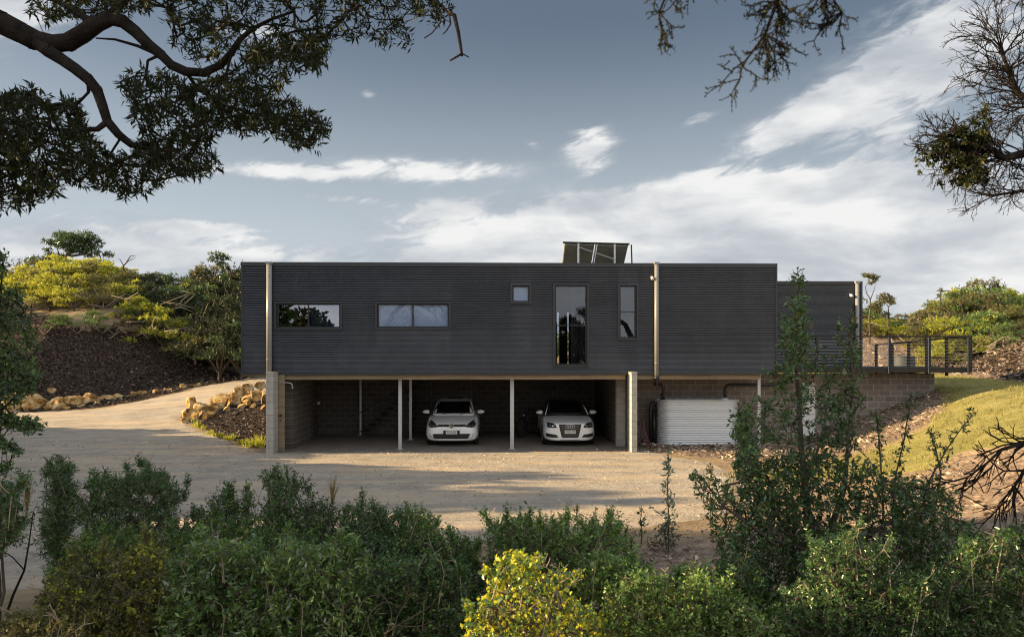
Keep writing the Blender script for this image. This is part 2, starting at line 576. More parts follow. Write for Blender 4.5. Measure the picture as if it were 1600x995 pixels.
bedp = [(-7.6, .6), g(395, 700), g(340, 680), g(300, 662), g(284, 652), g(310, 638), g(352, 628), g(410, 612), (-7.6, 12)]
bedp = [(p[0], p[1]) for p in bedp]
layer('mulch_bed', bedp, m_mulch, .05, .15, .05, .4, .2, 11, label='mulched garden bed below the sandstone boulders')
lawnp = [g(1135, 742), g(1200, 728), g(1290, 722), g(1380, 700), g(1450, 668), g(1478, 640), (15.6, 2.0), (15.6, 9), (15.5, 19.5), (24.5, 19.5), g(1600, 600), (30, 1), (30, -7), g(1600, 690), g(1500, 705), g(1450, 735), g(1300, 745), g(1180, 752)]
lawnp = [(p[0], p[1]) for p in lawnp]
layer('lawn', lawnp, m_lawn, .05, .2, .05, .4, .3, 13, label='thin yellowing lawn rising beside the house')
wallp = [(4.9, -.3), (6.5, -1.9), g(1135, 725), g(1200, 722), g(1300, 712), g(1380, 696), g(1450, 662), g(1478, 637), (15.6, 2.2), (4.9, 2.2)]
wallp = [(p[0], p[1]) for p in wallp]
layer('mulch_strip', wallp, m_chip, .05, .15, .05, .3, .2, 17, label='wood chips along the foot of the block wall')
chipp = [g(1600, 700), g(1500, 715), g(1440, 745), (7.2, -9), (3.2, -11.5), (1, -13), (3, -16), (9, -17), (20, -14), (30, -9), (28, -6)]
chipp = [(p[0], p[1]) for p in chipp]
layer('wood_chip_ground', chipp, m_chip, .06, .2, .08, .4, .4, 19, label='wood chips on the ground right of the driveway')
bankp = [(9, 19.5), (24.2, 19.8), (21.0, 5), (22, -2), (40, -2), (44, 44), (9, 34)]
layer('chip_bank', bankp, m_chip, .06, .25, .12, .4, .4, 23, label='bank of wood chips behind the timber deck')


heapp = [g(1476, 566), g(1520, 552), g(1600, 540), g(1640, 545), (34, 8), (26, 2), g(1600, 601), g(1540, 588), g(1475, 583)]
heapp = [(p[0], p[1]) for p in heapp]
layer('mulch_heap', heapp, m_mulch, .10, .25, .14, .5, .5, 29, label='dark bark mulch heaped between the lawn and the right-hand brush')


def leaf_arrays(Cn, Dv, L, Wd, rng, fold=.25, mid=.45):
    N = len(Cn)
    Dv = Dv / (np.linalg.norm(Dv, axis=1, keepdims=True) + 1e-9)
    rv = rng.normal(size=(N, 3))
    side = np.cross(Dv, rv); side /= np.linalg.norm(side, axis=1, keepdims=True) + 1e-9
    nr = np.cross(Dv, side)
    L = np.broadcast_to(L, (N,))[:, None]; Wd = np.broadcast_to(Wd, (N,))[:, None]
    mp = Cn + Dv * L * mid
    V_ = np.stack([Cn, mp + side * Wd * .5 + nr * fold * Wd, Cn + Dv * L, mp - side * Wd * .5 + nr * fold * Wd], 1).reshape(-1, 3)
    b = np.arange(N)[:, None] * 4
    F_ = np.concatenate([b + np.array([[0, 1, 2]]), b + np.array([[0, 2, 3]])], 0)
    return V_, F_


def chips(name, poly, n, size, m, label, seed, lift=.05, ymax=None):
    rng = np.random.default_rng(seed)
    q = in_poly(rng, poly, n)
    if ymax is not None: q = q[q[:, 1] < ymax]
    z = hgt(q[:, 0], q[:, 1]) + lift + rng.random(len(q)) * .06
    c = np.stack([q[:, 0], q[:, 1], z], 1)
    a = rng.random(len(q)) * 6.283
    d = np.stack([np.cos(a), np.sin(a), rng.normal(size=len(q)) * .35], 1)
    L = size * (.4 + rng.random(len(q)) ** 2 * 1.6)
    V_, F_ = leaf_arrays(c, d, L, L * (.15 + .3 * rng.random(len(q))), rng, .3, .5)
    t = np.repeat(rng.random(len(q)), 4)
    o = add(name, fast_mesh(name, V_, [F_], t), None, m)
    return tag(o, label, None, None, 'stuff')


m_chipd = leaf_mat('bark flakes', (.010, .007, .006), (.03, .021, .017), (.30, .26, .23), 0, .9, None, .2)
m_chipl = leaf_mat('pale wood flakes', (.08, .052, .035), (.29, .215, .155), (.60, .50, .40), 0, .9, None, .2)
m_peb = leaf_mat('gravel crumbs', (.20, .16, .12), (.42, .34, .25), (.62, .52, .40), 0, .95)
chips('bark_litter', hillp, 36000, .13, m_chipd, 'loose bark flakes strewn over the dark mulch slope', 1, .08)
chips('bark_litter', bedp, 5000, .11, m_chipd, 'loose bark flakes in the bed below the boulders', 2, .05)
chips('wood_litter', wallp, 6000, .11, m_chipl, 'pale wood flakes along the foot of the block wall', 3, .05)
chips('wood_litter', chipp, 14000, .09, m_chipl, 'pale wood flakes on the ground right of the driveway', 4, .07)
chips('wood_litter', bankp, 30000, .15, m_chipl, 'pale wood flakes over the bank behind the deck', 5, .08)
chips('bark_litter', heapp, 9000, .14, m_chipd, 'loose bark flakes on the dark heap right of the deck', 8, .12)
chips('gravel_crumbs', [p for p in yard], 30000, .05, m_peb, 'small stones loose on the driveway surface', 6, .03, ymax=3)

# grass blades on the lawn
m_grass = leaf_mat('grass blades', (.15, .155, .05), (.32, .29, .11), (.55, .46, .21), .3, .8)
rng = np.random.default_rng(12)
q = in_poly(rng, lawnp, 60000, -.1)
d = np.stack([rng.normal(size=len(q)) * .5, rng.normal(size=len(q)) * .5, np.ones(len(q))], 1)
V_, F_ = leaf_arrays(np.stack([q[:, 0], q[:, 1], hgt(q[:, 0], q[:, 1]) + .02], 1), d, .03 + .05 * rng.random(len(q)), .014, rng, .1, .3)
tag(add('grass', fast_mesh('grass', V_, [F_], np.repeat(rng.random(len(q)), 4)), None, m_grass), 'short sparse grass growing on the lawn', None, None, 'stuff')

q = in_poly(rng, lawnp, 3500, -.25)
base_ = np.repeat(q, 7, 0) + rng.normal(size=(len(q) * 7, 2)) * .035
d = np.stack([rng.normal(size=len(base_)) * .6, rng.normal(size=len(base_)) * .6, np.ones(len(base_))], 1)
V_, F_ = leaf_arrays(np.stack([base_[:, 0], base_[:, 1], hgt(base_[:, 0], base_[:, 1]) + .03], 1), d, .08 + .09 * rng.random(len(base_)), .016, rng, .1, .3)
tag(add('weeds', fast_mesh('weeds', V_, [F_], np.repeat(np.repeat(rng.random(len(q)) * .6, 7), 4)), None, m_grass), 'longer tufts of weedy grass dotted over the lawn', None, None, 'stuff')

# ================================================================== HOUSE
def sheet_extra(t, vec, col):
    # every sheet of cladding has aged a little differently; faint dust runs
    s = t.n('ShaderNodeSeparateXYZ'); t.link(vec, s.inputs[0])
    row = t.m('FLOOR', t.m('DIVIDE', s.outputs[2], .762))
    colm = t.m('FLOOR', t.m('ADD', t.m('DIVIDE', s.outputs[0], 5.6), t.m('MULTIPLY', row, .37)))
    wn_ = t.n('ShaderNodeTexWhiteNoise', noise_dimensions='2D'); t.link(t.comb(row, colm), wn_.inputs['Vector'])
    v = t.maprange(wn_.outputs['Value'], 0, 1, .86, 1.18, False)
    mp = t.n('ShaderNodeMapping'); mp.inputs['Scale'].default_value = (2.5, 1, .25); t.link(vec, mp.inputs[0])
    dust = t.maprange(t.noise(mp.outputs[0], 1.6, 6, .7), .5, .75, 0, .22)
    col = t.mix(1.0, col, t.comb(v, v, v), 'MULTIPLY')
    return t.mix(dust, col, (.17, .16, .15))


m_clad = nmat('charcoal corrugated steel', [(.3, (.056, .064, .080)), (.7, (.072, .082, .100))], 2.0, .34, .35, spec=.8, extra=sheet_extra)
m_trim = mat('charcoal flashing', (.024, .027, .033), .42, 0, .5)
m_frame = mat('black window frame', (.012, .013, .015), .4)
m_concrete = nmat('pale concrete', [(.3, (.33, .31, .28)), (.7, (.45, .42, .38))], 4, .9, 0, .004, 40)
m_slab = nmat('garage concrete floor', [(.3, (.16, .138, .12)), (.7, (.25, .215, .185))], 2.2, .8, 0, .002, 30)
m_blx = block_mat('carport-shade block wall along', 'x', (.10, .09, .08), (.135, .12, .108), (.25, .23, .21))  # darker copy of the block colour; the carport's shade is put into it
m_bly = block_mat('carport-shade block wall across', 'y', (.10, .09, .08), (.135, .12, .108), (.23, .21, .19))
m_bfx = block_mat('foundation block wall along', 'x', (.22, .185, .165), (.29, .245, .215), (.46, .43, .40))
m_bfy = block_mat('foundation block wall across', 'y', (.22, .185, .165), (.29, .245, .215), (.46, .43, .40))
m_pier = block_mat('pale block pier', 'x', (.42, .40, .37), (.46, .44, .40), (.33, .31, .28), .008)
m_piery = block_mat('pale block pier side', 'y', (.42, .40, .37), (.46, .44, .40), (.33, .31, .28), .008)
m_beam = nmat('weathered timber beam', [(.3, (.17, .13, .085)), (.7, (.30, .235, .15))], 3, .85, 0, .003, 25, stretch=(.3, 4, 4))
m_post = mat('galvanised steel', (.50, .52, .54), .45, .5)
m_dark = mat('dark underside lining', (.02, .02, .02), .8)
m_inner = mat('painted interior wall', (.32, .30, .27), .9)
m_pipe = mat('painted downpipe', (.26, .255, .245), .35, .0)
m_bpipe = mat('black plastic pipe', (.015, .015, .017), .35)
m_glass = glass_mat('window glass', (.45, .48, .52), .22)
m_glass3 = glass_mat('blind-backed window glass', (.80, .84, .90), .03)
m_glass2 = glass_mat('clear window glass', (.62, .65, .68), .065)
m_blind = mat('pale roller blind', (.50, .54, .60), .9)
m_curtain = nmat('sheer curtain', [(.3, (.07, .065, .06)), (.7, (.15, .14, .125))], 6, .9, stretch=(8, 8, .05))
m_white = mat('white painted metal', (.75, .75, .74), .5)
m_deck = nmat('dark decking timber', [(.3, (.018, .015, .013)), (.7, (.036, .030, .025))], 3, .7, 0, .003, 20, stretch=(.3, 3, 3))

XL, XR = XF(377.5), XF(1213.5)
ZB, ZT = 2.452, 5.905
CP, CA = .0762, .0185      # corrugation pitch and half depth


def corr(mb, x0, x1, z0, z1, Y, phase=0.0, side=-1, n=8):
    k = max(2, int(round((z1 - z0) / CP * n)))
    zs = [z0 + (z1 - z0) * i / k for i in range(k + 1)]
    vs = []
    for z in zs:
        y = Y + side * 2 * CA * (.5 + .5 * math.sin(2 * math.pi * (z - phase) / CP)) ** .7
        vs += [(x0, y, z), (x1, y, z)]
    fs = [(2 * i, 2 * i + 1, 2 * i + 3, 2 * i + 2) for i in range(k)]
    mb.raw(vs, fs)


def clad_wall(mb, x0, x1, z0, z1, Y, holes):
    xs = sorted({x0, x1} | {h[0] for h in holes} | {h[1] for h in holes})
    for a, b in zip(xs[:-1], xs[1:]):
        cuts = sorted((h[2], h[3]) for h in holes if h[0] <= a + 1e-6 and h[1] >= b - 1e-6)
        z = z0
        for c0, c1 in cuts:
            if c0 > z: corr(mb, a, b, z, c0, Y)
            z = c1
        if z < z1: corr(mb, a, b, z, z1, Y)


def win_rect(px0, px1, py0, py1):
    pm = (px0 + px1) / 2
    return (XF(px0), XF(px1), ZF(pm, py1), ZF(pm, py0))


wins = {
    'a': win_rect(430.5, 533.5, 472.5, 514),
    'b': win_rect(587.5, 703.5, 472.5, 513.5),
    'c': win_rect(798.5, 829, 444.5, 473.5),
    'd': win_rect(865, 919, 444, 572),
    'e': win_rect(966, 996, 444.5, 530),
}
house = empty('house', (0, 0, 0))
tag(house, 'long charcoal corrugated house raised over an open carport', 'house')
mb = MB()
clad_wall(mb, XL, XR, ZB, ZT, 0.0, list(wins.values()))
mb.build('cladding', m_clad, house)
DEPTH = 7.6
mb = MB()   # side, rear walls with openings at the back, as one shell
mb.box(XL, XL + .1, .05, DEPTH, ZB, ZT - .02); mb.box(XR - .1, XR, .05, DEPTH, ZB, ZT - .02)
mb.build('side_wall', m_trim, house)
bw = [(XF(868, DEPTH), XF(873.5, DEPTH), 2.6, ZF(870, 488, DEPTH)), (XF(886, DEPTH), XF(888.5, DEPTH), 2.6, ZF(887, 488, DEPTH)),
      (XF(892, DEPTH), XF(896.5, DEPTH), 2.6, ZF(894, 488, DEPTH))]
mb = MB()
xs = [XL + .1] + [v for h in bw for v in h[:2]] + [XR - .1]
for i in range(0, len(xs), 2): mb.box(xs[i], xs[i + 1], DEPTH - .1, DEPTH, ZB, ZT - .02)
for h in bw:
    mb.box(h[0], h[1], DEPTH - .1, DEPTH, ZB, h[2]); mb.box(h[0], h[1], DEPTH - .1, DEPTH, h[3], ZT - .02)
mb.build('rear_wall', m_inner, house)
MB().box(XL + .1, XR - .1, .06, DEPTH - .1, ZT - .35, ZT - .25).build('roof', m_trim, house)
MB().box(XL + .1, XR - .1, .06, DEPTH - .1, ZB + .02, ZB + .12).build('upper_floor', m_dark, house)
# room partitions behind the windows
mb = MB()
for px in (560, 760, 850, 940, 1010):
    x = XF(px, .2); mb.box(x - .05, x + .05, .1, 5.0 if px not in (850, 940) else DEPTH - .12, ZB + .12, ZT - .35)
mb.build('partition_wall', m_inner, house)
mb = MB()
mb.box(XL - .012, XR + .012, -.045, .08, ZT - .015, ZT + .02)
mb.box(XL - .01, XR + .01, -.043, -.002, ZT - .10, ZT - .015)
mb.build('parapet_cap', m_trim, house)
mb = MB(); mb.box(XL - .01, XL + .045, -.041, .05, ZB, ZT - .10); mb.build('corner_trim', m_trim, house)
mb = MB(); mb.box(XR - .05, XR + .01, -.041, .05, ZB, ZT - .10); mb.build('corner_trim', m_trim, house)
mb = MB(); mb.box(XL - .01, XR + .01, -.044, .06, ZB - .045, ZB + .03); mb.build('base_flashing', m_trim, house)


def window(r, split=None, vertical=True, cover=None, glass=m_glass, name='window'):
    x0, x1, z0, z1 = r
    e = empty(name, ((x0 + x1) / 2, 0, z0), house)
    ox = (x0 + x1) / 2
    def bx(m_, a, b, c, d, y0, y1): m_.box(a - ox, b - ox, y0, y1, c - z0, d - z0)
    s = MB(); w_ = .055    # folded steel surround
    bx(s, x0 - .025, x0 + w_ - .02, z0 - .025, z1 + .025, -.055, .10)
    bx(s, x1 - w_ + .02, x1 + .025, z0 - .025, z1 + .025, -.055, .10)
    bx(s, x0 + w_ - .02, x1 - w_ + .02, z1 - .03, z1 + .025, -.056, .10)
    bx(s, x0 + w_ - .02, x1 - w_ + .02, z0 - .027, z0 + .03, -.060, .10)
    s.build('surround', m_trim, e)
    f = MB(); i = w_ - .018; t = .045
    a, b, c, d = x0 + i, x1 - i, z0 + .032, z1 - .032
    bx(f, a, a + t, c, d, .03, .085); bx(f, b - t, b, c, d, .03, .085)
    bx(f, a + t, b - t, c, c + t, .03, .085); bx(f, a + t, b - t, d - t, d, .03, .085)
    if split is not None:
        if vertical: bx(f, split - .022, split + .022, c + t, d - t, .032, .080)
        else: bx(f, a + t, b - t, split - .015, split + .015, .032, .080)
    f.build('frame', m_frame, e)
    g_ = MB()
    if split is None: bx(g_, a + t, b - t, c + t, d - t, .055, .061)
    elif vertical:
        bx(g_, a + t, split - .022, c + t, d - t, .055, .061); bx(g_, split + .022, b - t, c + t, d - t, .045, .051)
    else:
        bx(g_, a + t, b - t, c + t, split - .015, .055, .061); bx(g_, a + t, b - t, split + .015, d - t, .055, .061)
    g_.build('pane', glass, e)
    if cover:
        cv = MB()
        for (u0, u1, v0, v1, yy, mm, nm) in cover:
            if nm == 'curtain':
                k = 24
                vs = []
                for j in range(k + 1):
                    xx = x0 + (x1 - x0) * (u0 + (u1 - u0) * j / k); yq = yy + .03 * math.sin(j * 1.9) + .012 * math.sin(j * 4.1)
                    vs += [(xx - ox, yq, (z1 - z0) * v0), (xx - ox, yq, (z1 - z0) * v1), (xx - ox, yq + .01, (z1 - z0) * v0), (xx - ox, yq + .01, (z1 - z0) * v1)]
                fs = []
                for j in range(k):
                    p_ = 4 * j; n_ = 4 * (j + 1)
                    fs += [(p_, n_, n_ + 1, p_ + 1), (p_ + 3, n_ + 3, n_ + 2, p_ + 2)]
                MB().raw(vs, fs).build('curtain', mm, e)
            else:
                MB().box(x0 + (x1 - x0) * u0 - ox, x0 + (x1 - x0) * u1 - ox, yy, yy + .01, (z1 - z0) * v0, (z1 - z0) * v1).build('blind', mm, e)
    return e


window(wins['a'], XF(481.5), True, [(.52, .97, .05, .95, .10, m_blind, 'blind')])
window(wins['b'], XF(645), True, [(.03, .97, .05, .95, .09, m_blind, 'blind')], m_glass3)
window(wins['c'], None, True, [(.05, .95, .05, .95, .09, m_blind, 'blind')], m_glass3)
window(wins['d'], ZF(892, 508.3), False, [(.52, .99, .02, .98, .22, m_curtain, 'curtain'), (.01, .12, .02, .98, .24, m_curtain, 'curtain')], m_glass2)
window(wins['e'], ZF(980, 487), False, [(.10, .95, .02, .98, .22, m_curtain, 'curtain')], m_glass2)


def downpipe(px, y0, y1, Y, r=.055, name='downpipe'):
    x = XF(px, Y); z1 = ZF(px, y0, Y); z0 = ZF(px, y1, Y)
    e = MB().tube([(0, 0, 0), (0, 0, z1 - z0)], r, 20).build(name, m_pipe, house, True, loc=(x, Y, z0))
    for f in (.12, .5, .88):
        MB().tube([(0, 0, (z1 - z0) * f - .012), (0, 0, (z1 - z0) * f + .012)], r + .004, 20).build('bracket', m_pipe, e, True)
    MB().box(-r - .01, r + .01, -r - .01, r + .012, (z1 - z0) - .03, (z1 - z0) + .035).build('rainhead', m_pipe, e)
    return e


downpipe(420.6, 411, 582, -.12, .085)
downpipe(1026, 411.5, 588, -.10, .068)

# right wing, set back
WY = 2.3
WL, WR = XF(1210, WY), XF(1346.5, WY)
WZT = ZF(1280, 440.3, WY)
wz0 = 2.5
wing_hole = (XF(1222, WY), XF(1262, WY), 2.62, ZF(1240, 530, WY))
mb = MB(); clad_wall(mb, WL, WR, wz0, WZT, WY, []); mb.build('wing_cladding', m_clad, house)
mb = MB()
mb.box(WL, WR + .012, WY - .045, WY + .08, WZT - .015, WZT + .02); mb.box(WL, WR + .01, WY - .043, WY - .002, WZT - .09, WZT - .015)
mb.box(WR - .05, WR + .01, WY - .041, WY + .05, wz0, WZT - .09)
mb.build('wing_trim', m_trim, house)
mb = MB(); mb.box(WL, WR, WY + .05, 8.5, WZT - .3, WZT - .2); mb.box(WR - .1, WR - .001, WY + .06, 8.5, wz0, WZT - .02)
mb.box(WL, WR - .1, 8.4, 8.5, wz0, WZT - .3); mb.box(WL, WR - .1, WY + .1, 8.4, wz0 - .1, wz0)
mb.build('wing_wall', m_trim, house)
downpipe(1339.5, 441, 574, WY - .11, .065)

# ---- garage
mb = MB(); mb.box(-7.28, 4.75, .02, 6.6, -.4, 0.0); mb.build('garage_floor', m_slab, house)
GL, GR = -7.2, XF(975, 1.2)
PXL0, PXL1 = XF(415.5, -.55), XF(427.2, -.55)
mb = MB(); mb.box(PXL0, PXL1, -.55, .1, -.3, 2.47)
mb.build('pier', m_pier, house)
MB().box(PXL0 - .012, PXL1 + .012, -.565, -.04, 2.47, 2.505).build('pier_cap', m_concrete, house)
PXR0, PXR1 = XF(987, -.62), XF(995.5, -.62)
mb = MB(); mb.box(PXR0, PXR1, -.62, .1, -.3, 2.47)
mb.build('pier', m_pier, house)
MB().box(PXR0 - .012, PXR1 + .012, -.635, -.04, 2.47, 2.505).build('pier_cap', m_concrete, house)
# left inner wall in two steps, as seen from the front
xa, xb = XF(446, .75), XF(458, .75)
mb = MB()
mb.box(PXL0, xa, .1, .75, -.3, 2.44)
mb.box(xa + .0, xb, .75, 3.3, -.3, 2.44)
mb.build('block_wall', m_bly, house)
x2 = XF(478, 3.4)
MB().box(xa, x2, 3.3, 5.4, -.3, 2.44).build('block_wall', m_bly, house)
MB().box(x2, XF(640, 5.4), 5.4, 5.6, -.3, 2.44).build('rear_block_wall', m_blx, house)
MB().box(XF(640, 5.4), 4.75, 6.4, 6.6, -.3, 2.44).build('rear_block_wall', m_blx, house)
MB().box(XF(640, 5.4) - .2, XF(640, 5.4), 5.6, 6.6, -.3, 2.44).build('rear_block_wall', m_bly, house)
# right inner wall and nib
xn0, xn1 = XF(963.5, 1.2), XF(977, 1.2)
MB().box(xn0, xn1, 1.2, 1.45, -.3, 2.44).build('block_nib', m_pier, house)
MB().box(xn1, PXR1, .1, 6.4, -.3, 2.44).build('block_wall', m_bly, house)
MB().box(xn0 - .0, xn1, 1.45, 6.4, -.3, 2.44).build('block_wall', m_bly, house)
# soffit and beams
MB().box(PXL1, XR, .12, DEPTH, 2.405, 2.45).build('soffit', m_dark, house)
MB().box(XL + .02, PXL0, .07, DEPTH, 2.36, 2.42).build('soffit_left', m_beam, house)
xe = XF(977, .08)
MB().box(PXL1 + .15, xe, .045, .12, 2.26, ZB - .05).build('beam', m_beam, house)
MB().box(PXR1, XF(1187, .08), .045, .12, 2.26, ZB - .05).build('beam', m_beam, house)
MB().box(PXR1, XR, 2.0, 2.1, 2.3, 2.44).build('beam', m_deck, house)


def post(px, Y, r=.055):
    x = XF(px, Y)
    p = MB(); p.box(-r, r, -r, r, .0, 2.40); o = p.build('post', m_post, house, loc=(x, Y, 0.0), bevel=.006)
    MB().box(-.11, .11, -.11, .11, .001, .014).build('base_plate', m_post, o)
    return o


post(625.3, .65); post(800, .65, .062)
post(641.6, 3.4, .047); post(563.5, 5.1, .04)
p = MB(); p.box(-.05, .05, -.05, .05, -.3, 2.40); p.build('post', m_post, house, loc=(XF(1185.3, .6), .6, 0.0), bevel=.006)

# ---- lower wall right of the garage
FW = 2.1
MB().box(PXR1, XF(1460, FW), FW, FW + .2, -.4, ZF(1400, 583.5, FW)).build('foundation_wall', m_bfx, house)
MB().box(XF(1460, FW) - .2, XF(1460, FW), FW + .2, 8.0, -.4, ZF(1400, 583.5, FW)).build('foundation_wall', m_bfy, house)
dr = empty('door', (XF(1253, FW), FW, 0), house)
dw = XF(1273, FW) - XF(1253, FW)
MB().box(0, dw, -.05, -.003, .15, ZF(1262, 598, FW)).build('door_leaf', m_white, dr)
lv = MB()
for i in range(6): lv.box(.06, dw - .06, -.062, -.051, 1.45 + i * .08, 1.47 + i * .08)
lv.build('vent_slats', m_frame, dr)
MB().tube([(dw - .06, -.05, 1.0), (dw - .06, -.10, 1.0), (dw - .14, -.10, 1.0)], .01, 8).build('handle', m_post, dr)

# ---- deck
deck = empty('deck', (0, 0, 0), house)
DY = .9
dzt = ZF(1400, 574.5, DY); dzb = ZF(1400, 581.8, DY); rz = ZF(1400, 524.5, DY)
dx0, dx1 = XF(1214, DY), XF(1516, DY)
b_ = MB()
for k in range(24):
    y0 = DY + .03 + k * .142
    b_.box(dx0, dx1 - .02, y0, y0 + .135, dzt - .03, dzt)
b_.build('decking', m_deck, deck)
MB().box(dx0, dx1, DY - .02, DY + .028, dzb, dzt - .002).build('fascia', m_deck, deck)
MB().box(dx1 - .05, dx1, DY + .03, DY + 3.4, dzb, dzt - .032).build('fascia', m_deck, deck)
b_ = MB()
for k in range(11):
    x = dx0 + .3 + k * .6
    b_.box(x, x + .045, DY + .03, DY + 3.4, dzb, dzt - .032)
b_.build('joist', m_deck, deck)
MB().box(dx0, dx1 + .03, DY - .045, DY + .02, rz - .045, rz).build('handrail', m_deck, deck)
for px in (1229, 1275, 1329, 1388.5, 1451, 1512.5):
    x = XF(px, DY)
    MB().box(x - .035, x + .035, DY - .075, DY - .021, dzb - .02, rz - .046).build('rail_post', m_deck, deck)
    if px > 1380:
        MB().box(x - .045, x - .036, DY - .07, DY - .03, dzb - .02, rz - .046).build('post_edge', m_post, deck)
x = XF(1516, DY + .1)
MB().box(x - .06, x + .04, DY + .05, DY + .15, dzb, rz - .046).build('rail_post', m_deck, deck)
for k in range(9):
    z = dzt + .10 + k * .098
    MB().tube([(dx0, DY - .05, z), (dx1, DY - .05, z)], .0028, 5).build('cable', m_post, deck)
# rear rail that drops towards the back of the deck
rp = []
for px, py, yy in ((1515, 525.5, 1.3), (1479, 527, 2.0), (1448, 530.3, 2.7), (1420, 532.8, 3.3), (1394, 535.3, 3.9), (1369, 537, 4.2)):
    a = PY(px, py, yy); rp.append(a)
    if px < 1510: MB().box(a.x - .045, a.x + .045, a.y - .03, a.y + .03, dzt - .3, a.z - .03).build('rail_post', m_deck, deck)
for a, b in zip(rp[:-1], rp[1:]):
    MB().raw([(a.x, a.y - .03, a.z - .05), (b.x, b.y - .03, b.z - .05), (b.x, b.y - .03, b.z), (a.x, a.y - .03, a.z),
              (a.x, a.y + .03, a.z - .05), (b.x, b.y + .03, b.z - .05), (b.x, b.y + .03, b.z), (a.x, a.y + .03, a.z)],
             [(0, 1, 2, 3), (7, 6, 5, 4), (3, 2, 6, 7), (0, 4, 5, 1), (0, 3, 7, 4), (1, 5, 6, 2)]).build('handrail', m_deck, deck)

# ---- fittings on the house
lt = empty('wall_light', (XF(1018, 0) , -.04, ZF(1018, 434)))
tag(lt, 'small white sensor lamp high on the cladding beside the middle downpipe', 'wall light')
MB().box(-.035, .035, -.02, .03, -.05, .05).build('mount', m_white, lt, bevel=.008)
MB().tube([(0, -.02, .0), (0, -.08, -.02), (0, -.12, -.05)], [.02, .045, .05], 12).build('lamp_head', m_white, lt, True)
lt = empty('wall_light', (XF(1328, WY), WY - .04, ZF(1328, 461, WY)))
tag(lt, 'small white lamp on the set-back right wing beside its downpipe', 'wall light')
MB().box(-.035, .035, -.02, .03, -.05, .05).build('mount', m_white, lt, bevel=.008)
MB().tube([(0, -.02, .0), (0, -.08, -.02), (0, -.12, -.05)], [.02, .045, .05], 12).build('lamp_head', m_white, lt, True)
lt = empty('wall_light', (XF(498, 4.2), 4.2, ZF(498, 629.5, 4.2)))
tag(lt, 'dim white bulkhead lamp on the left inner wall of the carport', 'wall light')
MB().tube([(0, 0, 0), (0, -.03, 0)], .07, 14).build('mount', m_post, lt, True)
MB().tube([(0, -.03, 0), (0, -.08, 0), (0, -.11, 0)], [.06, .055, .03], 14).build('lamp_head', m_white, lt, True)

# outdoor shower on a pale board beside the left pier
sx0, sx1 = XF(435.3, -.02), XF(445, -.02)
sh = empty('outdoor_shower', ((sx0 + sx1) / 2, -.02, 0))
tag(sh, 'outdoor shower with curved steel arm on a pale board beside the left pier', 'shower')
hw_ = (sx1 - sx0) / 2
MB().box(-hw_, hw_, -.02, .02, .03, 2.42).build('backboard', m_beam, sh)
zt = ZF(440, 598, -.1)
MB().tube([(-.05, -.03, zt - .02), (-.02, -.06, zt), (.2, -.08, zt + .01), (.30, -.08, zt - .01), (.345, -.08, zt - .06), (.35, -.08, zt - .14)], .014, 10).build('arm', m_post, sh, True)
MB().tube([(.35, -.08, zt - .14), (.35, -.08, zt - .17)], [.018, .035], 12).build('shower_head', m_post, sh, True)
MB().tube([(-.02, -.02, 1.15), (-.02, -.09, 1.15)], .035, 12).build('tap', m_frame, sh, True)
MB().tube([(-.02, -.02, 1.0), (-.02, -.08, 1.0)], .02, 12).build('tap', m_frame, sh, True)
MB().tube([(.12, -.02, .78), (.12, -.10, .78), (.17, -.12, .74)], .012, 10).build('spout', m_frame, sh, True)

# ---- solar collector on the roof
sc = empty('solar_collector', (0, 0, 0))
tag(sc, 'tilted pair of solar hot water panels on a steel frame on the roof', 'solar panel')
DT, DB = 2.8, 4.6
m_pback = nmat('panel backing', [(.3, (.26, .27, .23)), (.7, (.45, .45, .35))], 1.5, .45, .3)
def quadslab(pts, th, m_, nm, par):
    a, b, c, d = [Vector(p) for p in pts]
    n = (b - a).cross(d - a).normalized() * th
    return MB().raw([a, b, c, d, a + n, b + n, c + n, d + n], [(0, 1, 2, 3), (7, 6, 5, 4), (0, 4, 5, 1), (1, 5, 6, 2), (2, 6, 7, 3), (3, 7, 4, 0)]).build(nm, m_, par)
def pt(f): # along the top edge 0..1, returns top and bottom points
    px = 883 + (980.5 - 883) * f; py = 380 + 2.5 * f
    t_ = PY(px, py, DT); b0 = PY(px, py, DT)
    return t_, Vector((t_.x, DB, ZT - .15))
for f0, f1 in ((0, .46), (.53, 1)):
    t0, b0 = pt(f0); t1, b1 = pt(f1)
    pn = quadslab([b0, b1, t1, t0], .06, m_pback, 'panel', sc)
    edge = MB()
    for (u, v) in ((b0, t0), (b1, t1)):
        edge.tube([u, v], .028, 6)
    edge.build('panel_frame', m_post, pn)
t0, b0 = pt(0); t1, b1 = pt(1)
MB().tube([t0 + Vector((-.08, -.03, .02)), t1 + Vector((.06, -.03, .02))], .035, 8).build('header_pipe', m_bpipe, sc)
def topx(px): 
    f = (px - 883) / 97.5
    return pt(f)[0]
for px, x2_ in ((903.5, 905), (960, 962)):
    a = topx(px) + Vector((0, -.06, 0)); b = Vector((XF(x2_, DT) , DT - .06, ZT - .3))
    MB().box(-.03, .03, -.02, .02, b.z - a.z, 0).build('leg', m_post, sc, loc=a)
a = PY(905, 386.5, DT - .1); b = PY(961, 405.5, DT - .1)
MB().tube([a, b], .018, 6).build('brace', m_post, sc)
a = topx(981) + Vector((.12, -.02, .0)); MB().tube([a, a + Vector((.03, 0, -.95))], .025, 6).build('conduit', m_bpipe, sc)
MB().tube([topx(931.5) + Vector((0, .0, -.02)), Vector((topx(931.5).x, DB, ZT - .15))], .03, 6).build('rafter', m_white, sc)
rv = MB().tube([(0, 0, -.3), (0, 0, .05), (0, 0, .07)], [.16, .16, .05], 16).build('roof_vent', m_trim, None, True, loc=(XF(807, 3), 3, ZT + .1))
